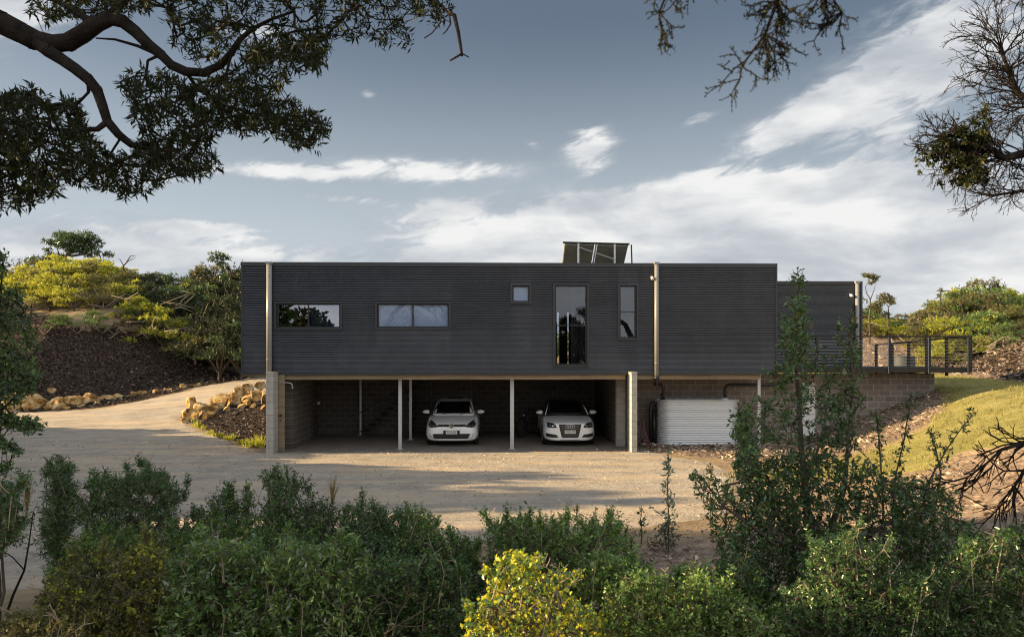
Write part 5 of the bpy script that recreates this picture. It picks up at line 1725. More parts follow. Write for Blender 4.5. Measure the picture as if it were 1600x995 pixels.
# ---- big overhanging tree at the upper left
rng = np.random.default_rng(100)
regs = [([(-260, 120), (0, 150), (50, 140), (95, 165), (110, 150), (150, 215), (185, 250), (200, 250), (225, 215), (200, 160), (185, 120), (235, 110), (300, 130), (350, 120), (420, 70), (500, 50), (508, 100), (470, 110), (440, 128),
          (430, 148), (470, 160), (520, 200), (505, 235), (450, 225), (400, 205), (345, 205), (325, 225), (345, 262), (300, 280), (265, 272), (240, 300), (195, 305), (140, 285), (95, 290), (70, 318), (0, 328), (-260, 300)], .70),
        ([(40, 0), (240, -10), (235, 12), (170, 22), (120, 30), (60, 30)], .035),
        ([(240, -80), (500, -120), (720, -100), (705, 20), (690, 35), (655, 35), (640, 72), (600, 68), (570, 55), (530, 60), (500, 100), (420, 100), (300, 90), (262, 60)], .23),
        ([(-260, -160), (700, -160), (700, -100), (-260, -60)], .12)]
T1 = px_targets(rng, regs, 5.0, 7.2, 3900)
T1 = T1[vnoise(T1[:, 0] * 2.4, T1[:, 2] * 2.4 + T1[:, 1] * .7, 5, 3) > -.30]
k = 1.0
lim = [
    [gl(-330, 6.6, .22, -.2), q3(-330, 500, 6.6, .19), q3(-290, 300, 6.5, .16), q3(-220, 130, 6.4, .13), q3(-130, 20, 6.3, .11), q3(-40, 20, 6.2, .10), q3(0, 35, 6.2, .093), q3(30, 50, 6.2, .085), q3(55, 63, 6.2, .08),
     q3(82, 69, 6.2, .075), q3(108, 66, 6.2, .072), q3(130, 53, 6.2, .070), q3(150, 38, 6.2, .068), q3(172, 28, 6.2, .062), q3(192, 34, 6.2, .052), q3(212, 50, 6.2, .047), q3(232, 70, 6.2, .044), q3(252, 86, 6.2, .04), q3(268, 102, 6.15, .037),
     q3(290, 112, 6.1, .036), q3(318, 114, 6.1, .034), q3(345, 102, 6.1, .03), q3(362, 82, 6.0, .026), q3(375, 62, 6.0, .022), q3(395, 45, 6, .018), q3(425, 30, 6, .014), q3(460, 18, 6, .010)],
    [q3(55, 66, 6.2, .05), q3(75, 80, 6.1, .05), q3(95, 92, 6.05, .047), q3(118, 108, 6.0, .044), q3(138, 124, 6, .042), q3(152, 142, 6, .042), q3(160, 165, 6, .040), q3(168, 190, 6, .036), q3(185, 210, 6, .032), q3(205, 226, 6, .026), q3(235, 232, 6, .018)],
    [q3(150, 38, 6.2, .03), q3(120, 20, 6.3, .027), q3(95, 5, 6.4, .024), q3(70, -20, 6.5, .02)],
    [q3(170, 26, 6.2, .035), q3(200, -5, 6.1, .03), q3(240, -50, 6.0, .028), q3(330, -70, 5.8, .026), q3(430, -50, 5.7, .023), q3(520, -30, 5.7, .02), q3(600, -20, 5.7, .016), q3(660, -8, 5.7, .013), q3(690, 10, 5.7, .012), q3(704, 24, 5.6, .011)],
    [q3(250, 86, 6.2, .02), q3(215, 72, 6.2, .013), q3(180, 62, 6.2, .010), q3(150, 60, 6.2, .006)],
    [q3(-40, 20, 6.2, .05), q3(-60, 90, 6.4, .04), q3(-30, 150, 6.5, .034), q3(0, 210, 6.5, .026), q3(20, 260, 6.5, .018)],
    [q3(290, 112, 6.1, .02), q3(310, 140, 6.2, .016), q3(350, 165, 6.3, .012), q3(420, 185, 6.3, .008), q3(470, 200, 6.3, .005)],
]
plant('overhanging_tree', 'large dark tree reaching in overhead from the upper left', 'tree', lim, T1, LF['over'], m_barkd, 101, seg=.16, r0=.0032, nl=15, length=.12, leaf=.062, width=.22, spread=1.0, upb=.05, jitter=.5,
      rcap=.026, trunk='trunk', crown='crown', wob=.16, second=(LF['olive'], .03, .06, 9))
# the bare twig hanging at its right end
hb = MB()
for pts, r_ in (([(700, 20), (710, 24), (716, 50), (720, 75), (722, 88)], [.012, .012, .010, .009, .007]), ([(722, 84), (712, 90), (703, 95)], [.007, .006, .005]), ([(722, 84), (733, 90)], [.004, .003]), ([(702, 24), (704, 38), (698, 48), (692, 54)], [.006, .005, .004, .003]), ([(690, 20), (688, 36), (675, 52), (663, 60)], [.005, .005, .004, .004])):
    hb.tube([tuple(P(a, b, 4.4)) for a, b in pts], r_, 6)
tag(hb.build('hanging_twig', m_barkd, None, True), 'crooked bare twig hanging at the right end of the overhead leaves', 'twig')

# ---- bare tree at the right edge
rng = np.random.default_rng(110)
regs = [([(1500, 75), (1530, 50), (1560, 45), (1600, 50), (1700, 60), (1700, 200), (1600, 210), (1560, 185), (1535, 150), (1510, 120)], .33),
        ([(1455, 185), (1500, 175), (1560, 165), (1620, 160), (1700, 180), (1700, 290), (1600, 285), (1530, 290), (1480, 270), (1440, 240)], .47), ([(1500, 285), (1600, 270), (1700, 280), (1700, 320), (1510, 315)], .20)]
T1 = px_targets(rng, regs, 7.0, 9.2, 1700)
lim = [[gl(1900, 8.2, .2, -.2), q3(1880, 500, 8.2, .17), q3(1800, 330, 8.2, .12), q3(1720, 260, 8.1, .08), q3(1650, 238, 8.1, .055), q3(1600, 240, 8.1, .045), q3(1570, 247, 8.0, .036), q3(1545, 232, 8.0, .026), q3(1520, 218, 8, .02), q3(1490, 212, 8, .014), q3(1460, 215, 8, .008)],
       [q3(1740, 280, 8.2, .06), q3(1680, 200, 8.2, .045), q3(1620, 165, 8.2, .035), q3(1590, 145, 8.2, .03), q3(1575, 110, 8.2, .024), q3(1568, 85, 8.2, .016), q3(1560, 50, 8.2, .006)],
       [q3(1720, 300, 8.0, .04), q3(1640, 290, 8, .02), q3(1590, 300, 8, .014), q3(1550, 305, 8, .010), q3(1520, 300, 8, .005)]]
sd_ = []
for (px, py, dx_, dy_, n) in [(1600, 240, -.8, -.6, 3), (1570, 247, -1, -.2, 4), (1590, 245, -.9, .3, 4), (1545, 232, -1, .2, 4), (1520, 218, -.9, -.4, 4), (1490, 212, -1, .1, 4), (1530, 230, -.7, .6, 4), (1560, 245, -.5, -.9, 3), (1640, 240, -.6, .5, 4), (1640, 240, -.6, -.6, 4), (1620, 290, -1, -.1, 3), (1590, 300, -1, -.2, 3), (1560, 305, -1, -.3, 2),
                             (1620, 165, -.9, -.1, 4), (1600, 152, -1, -.5, 4), (1590, 145, -.5, -1, 4), (1578, 115, -.9, -.5, 4), (1575, 110, .6, -.8, 4), (1568, 85, -.6, -.9, 4), (1568, 80, .5, -1, 3), (1600, 150, .2, -1, 4), (1660, 190, -.2, -1, 4), (1650, 185, -.9, .4, 4), (1700, 240, -.5, -.8, 5), (1700, 260, -.8, .6, 4)]:
    for _ in range(n):
        p = P(px, py, 8.1); sd_.append((p, dpx(dx_ + rng.normal() * .3, dy_ + rng.normal() * .3, rng.normal() * .45)))
pos, par, rm, tips_, td_ = fans(sd_, rng, .165, .0075, 4, limbs=lim)
org = np.array(lim[0][0][0])
e = empty('bare_tree', tuple(org)); tag(e, 'mostly leafless tree reaching in from the right frame edge', 'tree')
add('trunk', branch_mesh('trunk', pos - org, par, rm, .003), e, m_barkd)
rel = tips_ - np.array([CAMX, CAMY, CAMZ]); Dd = rel @ FWD
tpx = 800 + 1200 * (rel @ RGT) / Dd; tpy = 552 - 1200 * rel[:, 2] / Dd
k = (tpx < 1545) & (tpy > 165) & (tpy < 288) & (vnoise(tips_[:, 0] * 3, tips_[:, 2] * 3, 3, 2) > .12 - (1530 - tpx) / 420)
T2, d2 = tips_[k], td_[k]
V_, F_, t = sprays(T2 - org, d2, rng, 8, .08, .048, .45, 1.0, .2, .4)
add('crown', fast_mesh('crown', V_, [F_], t), e, LF['over'])
k = rng.random(len(T2)) < .22
V_, F_, t = sprays(T2[k] - org, d2[k], rng, 8, .07, .046, .5, 1.0, .2, .5)
add('young_or_sunfleck_leaves', fast_mesh('young_or_sunfleck_leaves', V_, [F_], t), e, LF['olive'])

# ---- out of focus twigs overhead
rng = np.random.default_rng(120)
regs = [([(1000, -30), (1090, -30), (1070, 20), (1045, 45), (1020, 50), (1005, 20)], .2), ([(1120, -30), (1335, -30), (1325, 50), (1290, 60), (1240, 62), (1232, 95), (1190, 95), (1155, 112), (1148, 75), (1185, 45), (1170, 20), (1120, 30)], .7),
        ([(1570, -40), (1700, -40), (1700, 30), (1600, 12)], .1)]
T1 = px_targets(rng, regs, 2.0, 2.5, 250)
lim = [[(tuple(P(1500, -1500, 2.0)), .05), (tuple(P(1350, -700, 2.2)), .03), (tuple(P(1250, -300, 2.2)), .018), q3(1215, -80, 2.2, .009), q3(1215, 0, 2.2, .006), q3(1195, 55, 2.2, .004), q3(1165, 95, 2.2, .003)],
       [(tuple(P(1250, -300, 2.2)), .012), q3(1120, -120, 2.2, .007), q3(1050, -30, 2.2, .004), q3(1030, 20, 2.2, .003)],
       [q3(1230, -60, 2.2, .006), q3(1290, -20, 2.2, .004), q3(1315, 20, 2.2, .003)],
       [(tuple(P(1350, -700, 2.2)), .015), q3(1560, -250, 2.2, .007), q3(1620, -60, 2.2, .004)]]
sd_ = []
for (px, py, dx_, dy_, n) in [(1215, -80, -.5, 1, 3), (1215, -30, .4, 1, 4), (1215, 0, -.9, .5, 4), (1210, 20, .6, .8, 4), (1195, 55, -.4, 1, 4), (1180, 75, .7, .7, 4), (1165, 95, -.6, .5, 3), (1120, -120, -.3, 1, 3), (1050, -30, .5, 1, 3), (1040, -10, -.8, .6, 4), (1030, 15, .3, 1, 3), (1290, -20, -.2, 1, 4), (1300, 0, .6, .8, 3), (1315, 15, -.6, .8, 4), (1260, -40, -.1, 1, 4), (1620, -60, -.2, .9, 3)]:
    for _ in range(n):
        p = P(px, py, 2.2); sd_.append((p, dpx(dx_ + rng.normal() * .35, dy_ + rng.normal() * .3, rng.normal() * .5)))
pos, par, rm, tips_, td_ = fans(sd_, rng, .050, .0024, 2, limbs=lim, grav=-.05, ang=.5, bend=.16)
org = np.array(lim[0][0][0])
e = empty('hanging_branch', tuple(org)); tag(e, 'blurred near branch with bare knobbly twigs hanging at the top right', 'branch')
add('twigs', branch_mesh('twigs', pos - org, par, rm, .0014), e, m_barkd)
V_, F_, t = sprays(pos[par > 20] - org, (pos - pos[par])[par > 20] * 50, rng, 3, .012, .008, .5, 1.0, 0, .3)
add('buds', fast_mesh('buds', V_, [F_], t), e, LF['over'])

# ---- dead branch low at the right edge
rng = np.random.default_rng(130)
T1 = px_targets(rng, [([(1495, 730), (1530, 700), (1600, 685), (1700, 680), (1700, 800), (1610, 800), (1580, 785), (1540, 780), (1505, 790)], 1)], 5.6, 6.8, 90)
lim = [[gl(1900, 6.2, .07), q3(1840, 690, 6.2, .06), q3(1720, 675, 6.2, .04), q3(1640, 680, 6.2, .024), q3(1598, 692, 6.2, .019), q3(1565, 702, 6.15, .014), q3(1540, 725, 6.1, .010), q3(1512, 745, 6.1, .007), q3(1500, 770, 6.1, .004)],
       [q3(1640, 690, 6.2, .018), q3(1600, 735, 6.2, .015), q3(1585, 760, 6.2, .011), q3(1582, 790, 6.2, .007)]]
sd_ = []
for (px, py, dx_, dy_, n) in [(1640, 680, -.8, .6, 3), (1598, 692, -.9, .5, 3), (1598, 692, -1, -.2, 2), (1565, 702, -.9, .6, 3), (1540, 725, -.6, .9, 3), (1512, 745, -.8, .5, 2), (1600, 735, -.7, .7, 3), (1585, 760, -.6, 1, 3), (1585, 770, .3, 1, 2), (1640, 700, -.3, 1, 3)]:
    for _ in range(n):
        p = P(px, py, 6.2); sd_.append((p, dpx(dx_ + rng.normal() * .25, dy_ + rng.normal() * .25, rng.normal() * .4)))
pos, par, rm, tips_, td_ = fans(sd_, rng, .17, .0065, 2, limbs=lim, ang=.35, bend=.10)
org = np.array(lim[0][0][0])
e = empty('dead_branch', tuple(org)); tag(e, 'dark leafless dead branch sprawling over wood chips at the right edge', 'branch')
add('limb', branch_mesh('limb', pos - org, par, rm, .003), e, m_barkd)

# ---- small plants round the yard
def sapling(px, py, hpx, seed, label, lk, n=60, w=14, leafl=.06, cat='sapling', d0=6, wid=.4, nl=4, barkm=m_bark):
    p = G(px, py, d0, 60); D = (np.array(p) - np.array([CAMX, CAMY, CAMZ])) @ FWD
    rng = np.random.default_rng(seed); h_ = hpx / 1200 * D; r_ = w / 1200 * D
    T = np.stack([rng.normal(size=n) * r_ * .5, rng.normal(size=n) * r_ * .5, h_ * (.15 + .85 * rng.random(n))], 1)
    T[:, :2] *= (1.15 - T[:, 2:3] / h_)
    lim = [[((0, 0, -.05), .012), ((.01, 0, h_ * .3), .010), ((-.01, .01, h_ * .6), .008), ((.01, 0, h_ * .85), .005), ((0, 0, h_), .003)]]
    o = plant('sapling', label, cat, lim, T, LF[lk], barkm, seed, seg=.1, r0=.003, nl=nl, length=.08, leaf=leafl, width=wid, upb=.4, rcap=.01)
    o.location = (p.x, p.y, p.z)
    return o


sapling(1044, 868, 165, 141, 'tall thin pale-leaved sapling standing alone before the pier side yard', 'blue', 70, 16, .075)
sapling(1040, 872, 50, 142, 'low bushy plant round the foot of the pale sapling', 'grey', 90, 34, .06, 'shrub')
sapling(1002, 850, 55, 143, 'short dark sapling left of the tall pale sapling', 'dark', 30, 9, .06)
sapling(1110, 822, 95, 144, 'leafy young plant left of the wire guard', 'olive', 60, 12, .06)
sapling(902, 832, 40, 145, 'small twiggy plant on the driveway edge, right of centre', 'olive', 26, 12, .05)
for i, (px, py, hp, w_, lab) in enumerate([(520, 786, 50, 18, 'wispy dry yellow grass plant in the middle of the driveway edge'), (42, 800, 62, 14, 'tall straw coloured grass tuft at the left edge')]):
    p = G(px, py, 6, 60); D = (np.array(p) - np.array([CAMX, CAMY, CAMZ])) @ FWD
    rng = np.random.default_rng(150 + i); n = 46; h_ = hp / 1200 * D
    gb = MB()
    for j in range(n):
        a = rng.random() * 6.28; s_ = rng.random() ** .7 * w_ / 1200 * D; hh = h_ * (.4 + .6 * rng.random())
        gb.tube([(0, 0, -.02), (.4 * s_ * math.cos(a), .4 * s_ * math.sin(a), hh * .6), (s_ * math.cos(a), s_ * math.sin(a), hh)], [.005, .004, .0015], 3)
    tag(gb.build('dry_grass', LF['straw'], None, False, loc=(p.x, p.y, p.z)), lab, 'grass tuft')

for i, (px, py, hp) in enumerate([(301, 660, 8), (308, 668, 12), (317, 672, 10), (328, 679, 10), (336, 682, 8), (344, 685, 12), (356, 688, 10), (364, 687, 12), (376, 694, 10), (387, 699, 18), (402, 697, 24), (407, 700, 16)]):
    p = G(px, py, 10, 60); D = (np.array(p) - np.array([CAMX, CAMY, CAMZ])) @ FWD
    rng = np.random.default_rng(170 + i); n = 60; h_ = hp / 1200 * D
    d = np.stack([rng.normal(size=n) * .35, rng.normal(size=n) * .35, np.ones(n)], 1)
    V_, F_ = leaf_arrays(rng.normal(size=(n, 3)) * np.array([.06, .06, .01]), d, h_ * (.5 + .6 * rng.random(n)), .022, rng, .1, .4)
    o = add('grass_tuft', fast_mesh('grass_tuft', V_, [F_], np.repeat(rng.random(n), 4)), None, LF['bright'], (p.x, p.y, p.z))
    tag(o, 'small yellow-green grass tuft along the edge of the mulched garden bed', 'grass tuft', 'grass tufts edging the garden bed')

# hexagonal wire guard with stakes, timber stake
p = G(1142, 790, 8, 40)
wg = empty('wire_guard', (p.x, p.y, p.z)); tag(wg, 'cylinder of hexagonal wire mesh guarding a young plant', 'plant guard')
m_wire = mat('galvanised wire', (.6, .6, .6), .4, .6)
hxm = MB(); Rg = .42; s_ = .055; ncol = 32; 
D_ = 13
cell = 2 * math.pi * Rg / ncol
def cyl(u, v): 
    a = u / Rg; return (Rg * math.cos(a), Rg * math.sin(a), v)
hh = cell / math.sqrt(3)
for r_ in range(8):
    for c_ in range(ncol):
        u = (c_ + .5 * (r_ % 2)) * cell; v = .05 + r_ * 1.5 * hh
        hxm.tube([cyl(u, v), cyl(u, v + hh)], .0035, 3, False)
        hxm.tube([cyl(u, v + hh), cyl(u + cell / 2, v + hh * 1.5)], .0035, 3, False)
        hxm.tube([cyl(u, v + hh), cyl(u - cell / 2, v + hh * 1.5)], .0035, 3, False)
hxm.build('mesh', m_wire, wg)
for a in (0.3, 2.4, 4.5):
    MB().box(Rg * math.cos(a) - .012, Rg * math.cos(a) + .012, Rg * math.sin(a) - .012, Rg * math.sin(a) + .012, -.05, .72).build('stake', m_barkp, wg)
sapling(1142, 788, 46, 146, 'young green plant growing inside the wire guard', 'green', 50, 14, .05)
p = G(1572, 860, 6, 40); tp = P(1585, 778, (np.array(p) - np.array([CAMX, CAMY, CAMZ])) @ FWD)
tag(MB().tube([(0, 0, -.1), (tp[0] - p.x, tp[1] - p.y, tp[2] - p.z)], .016, 4).build('timber_stake', m_barkp, None, loc=tuple(p)), 'slim leaning timber stake in the wood chips at the right edge', 'stake')

# ---- bush kinds for the hillsides: several pads of leaves on forking limbs
def bush_kind(lk, seed, w=1.6, h=2.4, pads=20, per=26, leaf=.10, flat=.42, width=.4, nl=13, barkm=m_bark, low=-.04):
    rng = np.random.default_rng(seed)
    cs = []
    for i in range(pads):
        a = rng.random() * 6.283; r_ = math.sqrt(rng.random()) * w
        z = h * (low + (.95 - low) * math.sqrt(max(0, 1 - (r_ / w) ** 2 * .85)) * (.55 + .45 * rng.random()))
        cs.append((r_ * math.cos(a), r_ * math.sin(a), z, .38 + .35 * rng.random()))
    T = []
    for c in cs:
        q_ = rng.normal(size=(per, 3)); q_ /= np.linalg.norm(q_, axis=1, keepdims=True); q_ *= (rng.random((per, 1)) ** .4)
        q_[:, 2] = np.abs(q_[:, 2]) * flat * 1.3 - .1
        T.append(np.array(c[:3]) + q_ * c[3] * w / 1.6 * np.array([1, 1, 1]))
    T = np.concatenate(T)
    lim = [[((0, 0, -.3), .09), ((.03, 0, .25), .075)]]
    for i in range(5):
        a = i * 1.256 + rng.random(); f = .55 * w
        lim.append([((.03, 0, .3), .05), ((f * .35 * math.cos(a), f * .35 * math.sin(a), h * .3), .042), ((f * .75 * math.cos(a), f * .75 * math.sin(a), h * .5), .03), ((f * math.cos(a + .3), f * math.sin(a + .3), h * .66), .018)])
    pos, par, rm, tip, tdir = grow(lim, T, .25, rng)
    bm_ = branch_mesh('trunk', pos, par, rm, .007, rcap=.04, kbig=6)
    tb = np.repeat(rng.random(pads), per)
    V_, F_, t = sprays(T, tdir, rng, nl, .22, leaf, width, 1.0, .5, .5, tb)
    cm = fast_mesh('crown', V_, [F_], t)
    bm_.materials.append(barkm); cm.materials.append(LF[lk])
    return bm_, cm


KINDS = {
    'bright': [bush_kind('bright', 201), bush_kind('bright', 202, 1.9, 2.1, 26)],
    'green': [bush_kind('green', 203), bush_kind('green', 204, 1.9, 2.6, 26)],
    'deep': [bush_kind('deep', 213), bush_kind('deep', 214, 1.9, 2.5, 24)],
    'olive': [bush_kind('olive', 205), bush_kind('olive', 206, 1.8, 2.2, 24, 22)],
    'dark': [bush_kind('dark', 207), bush_kind('dark', 208, 1.9, 2.8, 28)],
    'grey': [bush_kind('grey', 209, 1.5, 2.6, 22, 26, .11, .6)],
    'dry': [bush_kind('dryleaf', 210, 1.7, 1.7, 12, 14, .08, .6, .25, 6, m_barkp, .15)],
}
SAY = {
    'bright': ('bright yellow-green bush', 'bushes'), 'green': ('mid green bush', 'bushes'), 'olive': ('olive bush', 'bushes'),
    'deep': ('bush with shade darkened into its leaf colour', 'bushes'), 'dark': ('dark green bush', 'bushes'), 'grey': ('pale grey-green leafy bush', 'bushes'), 'dry': ('brown dead brush', 'brush')}


def bush(kind, x, y, s_, rng, where, z=None, sz=1.0):
    v = KINDS[kind][int(rng.random() * len(KINDS[kind]))]
    e = empty('bush', (x, y, (H(x, y) if z is None else z) - .1), rz=rng.random() * 6.28)
    e.scale = (s_, s_, s_ * sz)
    lab = SAY[kind][0] + ' ' + where
    tag(e, lab, 'bush', lab)
    t_ = add('trunk', v[0], e); c_ = add('crown', v[1], e)
    return e


def zone_left(px, row):
    h_ = ('just above the mulch slope', 'low on the left hill', 'high on the left hill', 'along the left hill skyline')[min(row, 3)]
    for lim_, s in ((0, 'beyond the left frame edge'), (60, 'behind the edge shrub'), (110, 'left of the umbrella-crowned tree'), (165, 'under the umbrella-crowned tree'), (220, 'around the bare dead limb'), (290, 'between dead limb and wind-bent tree'), (345, 'around the wind-bent tree')):
        if px < lim_: return h_ + ', ' + s
    return h_ + ', beside the house corner'


def zone_right(px, row):
    h_ = ('low on the right bank', 'midway up the right bank', 'along the right skyline', 'along the right skyline')[min(row, 3)]
    for lim_, s in ((1372, 'by the slender tree'), (1405, 'by the round-headed tree'), (1450, 'behind the railing'), (1500, 'over the deck corner'), (1550, 'over the dark mulch heap'), (1605, 'near the right frame edge')):
        if px < lim_: return h_ + ', ' + s
    return h_ + ', beyond the right frame edge'


rngb = np.random.default_rng(500)
WH_L = 'on the hill left of the house'
WH_R = 'on the bank behind the timber deck'


def skyline(px, pts):
    return float(np.interp(px, [p[0] for p in pts], [p[1] for p in pts]))


SL = [(-300, 440), (-100, 440), (0, 425), (60, 405), (110, 398), (170, 412), (230, 425), (280, 437), (330, 425), (360, 420), (380, 440), (450, 455), (800, 470)]
SR = [(1200, 520), (1347, 505), (1400, 492), (1440, 500), (1470, 468), (1510, 455), (1560, 458), (1600, 462), (1700, 470), (1900, 470)]
# left hill, rows from near the mulch to the skyline
for px in range(-260, 400, 21):
    for row, D in enumerate((46.3, 48.6, 52.0, 55.5)):
        pj = px + rngb.normal() * 9 + (13 if row % 2 else 0)
        if pj > 395: continue
        Dj = D + rngb.normal() * .5 - (3.0 if px > 330 else 0) * (row < 2)
        p = P(pj, 552, Dj); gz = H(p[0], p[1])
        top = CAMZ + (552 - skyline(pj, SL)) / 1200 * Dj
        hh = (top - gz) * (.52 + .16 * row)
        hh = max(1.5, min(hh * 1.22, 7.0)) * (.88 + .2 * rngb.random())
        ybase = 552 - (gz - CAMZ) / Dj * 1200
        if pj < 225: kd = rngb.choice(['bright', 'bright', 'bright', 'bright', 'olive']) if row >= 1 else rngb.choice(['green', 'olive', 'dry', 'bright'])
        else: kd = rngb.choice(['deep', 'green', 'dark', 'olive', 'bright', 'dry'], p=[.50, .05, .10, .14, .07, .14])
        s_ = hh / 2.45
        bush(kd, p[0], p[1], min(s_, 1.5), rngb, zone_left(pj, row), gz, s_ / min(s_, 1.5))
for (px, py, s_, kd) in [(352, 565, .6, 'grey'), (365, 572, .45, 'dry'), (340, 575, .4, 'dry'), (372, 556, .8, 'grey'), (335, 567, .6, 'deep'), (248, 530, .38, 'green'), (220, 512, .55, 'dry'), (180, 515, .5, 'dry'), (300, 540, .6, 'dry'), (270, 520, .5, 'olive'), (70, 512, .5, 'dry'), (95, 508, .5, 'green'), (120, 512, .5, 'dry'), (145, 505, .6, 'green'), (160, 512, .5, 'dry'), (200, 508, .55, 'deep'), (232, 515, .6, 'dry'), (255, 522, .6, 'deep'), (285, 530, .7, 'deep'), (315, 545, .7, 'deep'), (330, 548, .7, 'dry')]:
    p = G(px, py + 22 * s_, 30, 60); bush(kd, p.x, p.y, s_, rngb, 'fringing the top of the dark mulch slope' if px < 290 else 'at the hill foot left of the house corner', p.z)
# behind and right of the house
for px in range(1330, 1900, 20):
    for row, D in enumerate((49.5, 52.0, 55.0, 58.5)):
        pj = px + rngb.normal() * 8 + (12 if row % 2 else 0)
        Dj = D + rngb.normal() * .6
        if row == 0 and pj < 1440: continue
        if pj > 1450: Dj -= (3.5 if row < 2 else 1.5)
        p = P(pj, 552, Dj); gz = H(p[0], p[1])
        top = CAMZ + (552 - skyline(pj, SR)) / 1200 * Dj
        hh = max(1.3, 1.25 * (top - gz) * (.42 + .22 * row)) * (.85 + .25 * rngb.random())
        kd = rngb.choice(['olive', 'bright', 'green', 'dry'], p=[.36, .46, .10, .08])
        s_ = hh / 2.45; sxy = max(min(s_, 1.4), .7)
        bush(kd, p[0], p[1], sxy, rngb, zone_right(pj, row), gz, s_ / sxy)
# beyond the house, hidden from the front
for i in range(26):
    x = -12 + i * 1.6 + rngb.normal() * .5; y = 30 + rngb.random() * 5
    bush(rngb.choice(['green', 'olive', 'dark']), x, y, .8 + .3 * rngb.random(), rngb, 'behind the house')


# ---- taller trees on the skyline
def pad_tree(name, label, px, D, trunk_px, pads, lk, seed, r_=.12, leaf=.11, per=60, barkm=m_bark, twigs=0, nl=12):
    """trunk_px: trunk outline as seen; pads: (px, py, half width, half height) of each flat leaf pad"""
    rng = np.random.default_rng(seed)
    b = P(px, 552, D); gz = H(b[0], b[1])
    lim = []
    for li, poly in enumerate(trunk_px):
        l = []
        for j, (a, c) in enumerate(poly):
            f = 1 - .8 * j / max(1, len(poly) - 1)
            l.append((tuple(P(a, c, D + (li % 3 - 1) * .25 * j / len(poly))), r_ * f * (.6 if li else 1)))
        if li == 0: l = [((b[0], b[1], gz - .3), r_ * 1.2)] + l
        lim.append(l)
    T = []
    for (cx, cy, hw_, hh_) in pads:
        n = max(8, int(per * hw_ * hh_ / 120))
        q_ = rng.normal(size=(n, 3)); q_ /= np.linalg.norm(q_, axis=1, keepdims=True); q_ *= rng.random((n, 1)) ** .4
        c = P(cx, cy, D + rng.normal() * .5)
        T.append(c + q_ * np.array([hw_, hw_ * .9, hh_]) / 1200 * D)
    T = np.concatenate(T)
    return plant(name, label, 'tree', lim, T, LF[lk], barkm, seed, seg=.3, r0=.010, nl=nl, length=.25, leaf=leaf, width=.4, upb=.4, jitter=.5, rcap=r_ * .5, trunk='trunk', crown='crown', wob=.15)


pad_tree('spreading_tree', 'dark umbrella-crowned tree on the summit of the left hill', 118, 58, [[(100, 430), (98, 412), (104, 398), (112, 388)], [(98, 412), (92, 396), (88, 385)], [(104, 398), (128, 390), (140, 382)], [(112, 400), (150, 395)]],
         [(112, 376, 26, 9), (100, 368, 18, 7), (130, 370, 22, 9), (145, 380, 16, 10), (120, 388, 22, 10), (140, 395, 16, 8), (75, 378, 9, 6), (76, 390, 8, 4), (168, 398, 9, 5), (95, 382, 12, 8), (60, 408, 22, 8), (85, 402, 18, 8), (160, 412, 14, 6)], 'dark', 601, .16, .13, 100)
pad_tree('wind_bent_tree', 'thin twisted tree with small crown near the house corner', 340, 54, [[(350, 470), (335, 450), (336, 430), (340, 415), (345, 405)], [(336, 432), (320, 440), (300, 448), (285, 440)], [(338, 440), (360, 432), (372, 420), (380, 405)], [(350, 455), (370, 445), (385, 438)]],
         [(340, 398, 14, 6), (352, 402, 10, 6), (332, 405, 9, 5), (345, 412, 9, 5), (306, 430, 12, 6), (295, 438, 10, 5), (352, 432, 10, 6), (330, 440, 12, 7), (372, 455, 9, 5), (260, 435, 12, 6), (380, 450, 8, 5)], 'dark', 602, .10, .11, 90)
pad_tree('dead_topped_tree', 'leafless dead branch rising from the hill brush', 192, 54, [[(192, 430), (193, 415), (200, 408), (212, 402)], [(193, 415), (188, 406), (184, 404)], [(198, 409), (204, 400), (214, 399)]],
         [(192, 425, 9, 5)], 'olive', 603, .07, .1, 60)
pad_tree('slender_tree', 'tall slender twisted tree just right of the set-back wing', 1358, 50, [[(1359, 520), (1358, 495), (1361, 478), (1359, 466), (1354, 458), (1352, 448), (1357, 440)], [(1360, 468), (1366, 452), (1368, 442)]],
         [(1358, 431, 11, 4), (1367, 434, 8, 5), (1362, 441, 7, 4), (1350, 430, 6, 3), (1366, 478, 9, 7), (1372, 486, 6, 4)], 'olive', 604, .06, .11, 100)
pad_tree('small_tree', 'round-headed small tree right of the slender one behind the deck', 1385, 51, [[(1387, 515), (1389, 495), (1388, 480), (1382, 470)], [(1388, 490), (1378, 486), (1370, 478)]],
         [(1382, 464, 12, 6), (1390, 470, 9, 6), (1376, 472, 9, 5), (1396, 472, 5, 4), (1384, 492, 8, 5), (1370, 482, 7, 6)], 'olive', 605, .06, .11, 100)
pad_tree('small_tree', 'low leafy tree rising above the brush behind the railing', 1435, 53, [[(1436, 520), (1436, 500), (1436, 494)]], [(1434, 492, 11, 4), (1442, 494, 7, 4), (1430, 500, 9, 5)], 'olive', 606, .06, .11, 90)
pad_tree('small_tree', 'thin grey tree top sticking out of the right-hand brush', 1468, 55, [[(1468, 500), (1469, 470), (1470, 455)]], [(1470, 455, 6, 5), (1466, 462, 6, 4), (1493, 462, 11, 5), (1510, 466, 10, 4)], 'olive', 607, .06, .10, 60)

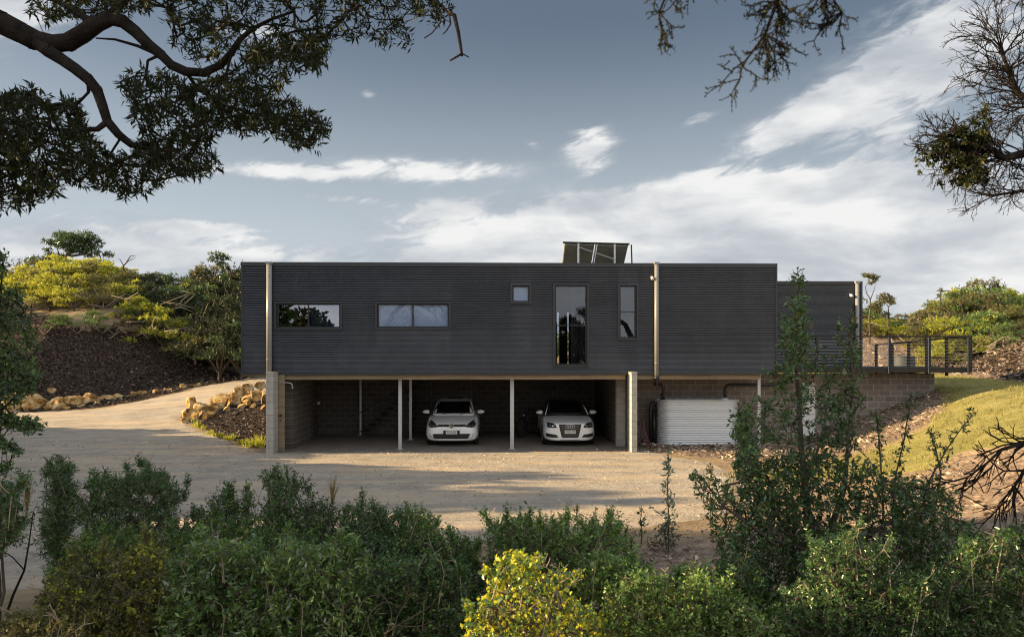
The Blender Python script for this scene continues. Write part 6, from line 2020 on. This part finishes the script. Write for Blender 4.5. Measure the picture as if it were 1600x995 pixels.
# pale dead sticks lying through the brush
rngs = np.random.default_rng(700)
for (px, py, n, D, lab, wpx, hpx) in [(1440, 515, 14, 50, 'pale dead sticks leaning in the brush above the deck railing', 60, 16), (1560, 545, 18, 44, 'pale dead sticks piled at the foot of the right-hand brush', 45, 12), (215, 510, 12, 45, 'pale dead sticks at the top of the mulch slope', 70, 8), (300, 480, 10, 46, 'grey dead limbs lying through the dark brush beside the house', 45, 20),
                                       (185, 465, 8, 46, 'bare whitish limbs below the bright bushes', 25, 15)]:
    o_ = P(px, py, D); sk = MB()
    for i in range(n):
        a = P(px + (rngs.random() - .5) * 2 * wpx, py + (rngs.random() - .5) * 2 * hpx, D + rngs.normal() * .5) - o_
        d = np.array([rngs.normal(), rngs.normal() * .4, rngs.normal() * .45]); d /= np.linalg.norm(d); L = .6 + rngs.random() * 1.6
        b = a + d * L; c = (a + b) / 2 + rngs.normal(size=3) * .12 * L
        sk.tube([a, c, b], [.03, .024, .012], 5)
    tag(sk.build('dead_sticks', m_barkp, None, True, loc=tuple(o_)), lab, 'dead wood', None, 'stuff')

# ---- trees outside the picture on the left whose shade falls across the yard
def shade_tree(x, y, h, w_, seed, low=.25, lab='broad dense tree left of the driveway, outside the picture', grp='trees that shade the driveway from the left', lk='green'):
    rng = np.random.default_rng(seed)
    gz = H(x, y); n = int(420 * w_ * h / 20) + 60
    q_ = rng.normal(size=(n, 3)); q_ /= np.linalg.norm(q_, axis=1, keepdims=True); q_ *= (.35 + .65 * rng.random((n, 1)) ** .6)
    zc = h * (low + (1 - low) / 2)
    T = np.stack([q_[:, 0] * w_, q_[:, 1] * w_, zc + q_[:, 2] * h * (1 - low) / 2], 1)
    lim = [[((0, 0, -.3), .22), ((.1, 0, h * .25), .18), ((0, .1, h * .45), .14), ((.1, 0, h * .7), .08)]]
    o = plant('shade_tree', lab, 'tree', lim, T, LF[lk], m_bark, seed, seg=.5, r0=.012, nl=20, length=.6, leaf=.34, width=.6, upb=.3, jitter=.6, rcap=.08,
              group=grp, trunk='trunk', crown='crown')
    o.location = (x, y, gz)
    return o


SHADE = [(-24.5, 6.9, 1.9, 1.3), (-24.5, 3.9, 3.4, 1.6), (-24.5, .5, 4.4, 1.6), (-24.5, -3.4, 6.5, 1.7), (-24.5, -5.0, 7.9, 1.7), (-24.5, -7.8, 8.6, 1.9),
         (-31, -5.2, 9.4, 1.6), (-31, -8.0, 10.2, 1.8), (-27, -12.4, 11.6, 1.9), (-25, -15.0, 12.2, 2.0), (-32, -13.8, 13.5, 2.3), (-32, -17, 13.5, 1.8),
         (-44, 17, 6.6, 3.0), (-44, 22, 6.0, 3.0), (-24, -18.0, 10.5, 1.4), (-24, -25, 10, 2.6), (-23, 5.6, 2.9, 2.0), (-23, 2.6, 4.1, 2.2), (-22.5, -.6, 5.2, 2.2), (-21.5, -2.4, 4.6, 1.8), (-21.5, -4.2, 4.4, 2.0), (-21.5, -6.6, 4.8, 2.2), (-21.5, -9.6, 4.4, 2.0), (-20.5, -12.2, 4.8, 2.2), (-19.5, -15, 4.8, 2.2), (-12.5, -17.2, 9.4, 1.9)]
for i, (x, y, h, w_) in enumerate(SHADE): shade_tree(x, y, h, w_, 800 + i, .12)
for i, (x, y, h, w_) in enumerate([(-15, -38, 5.0, 2.4), (-9.5, -41, 3.2, 2.2), (1, -39, 3.4, 2.6), (6.5, -40, 4.4, 2.4), (15, -38, 3.6, 2.6), (22, -42, 4.5, 3.0)]):
    shade_tree(x, y, h, w_, 850 + i, .05, 'low coastal tree behind the photographer, mirrored darkly in the windows', 'trees behind the photographer', 'deep')
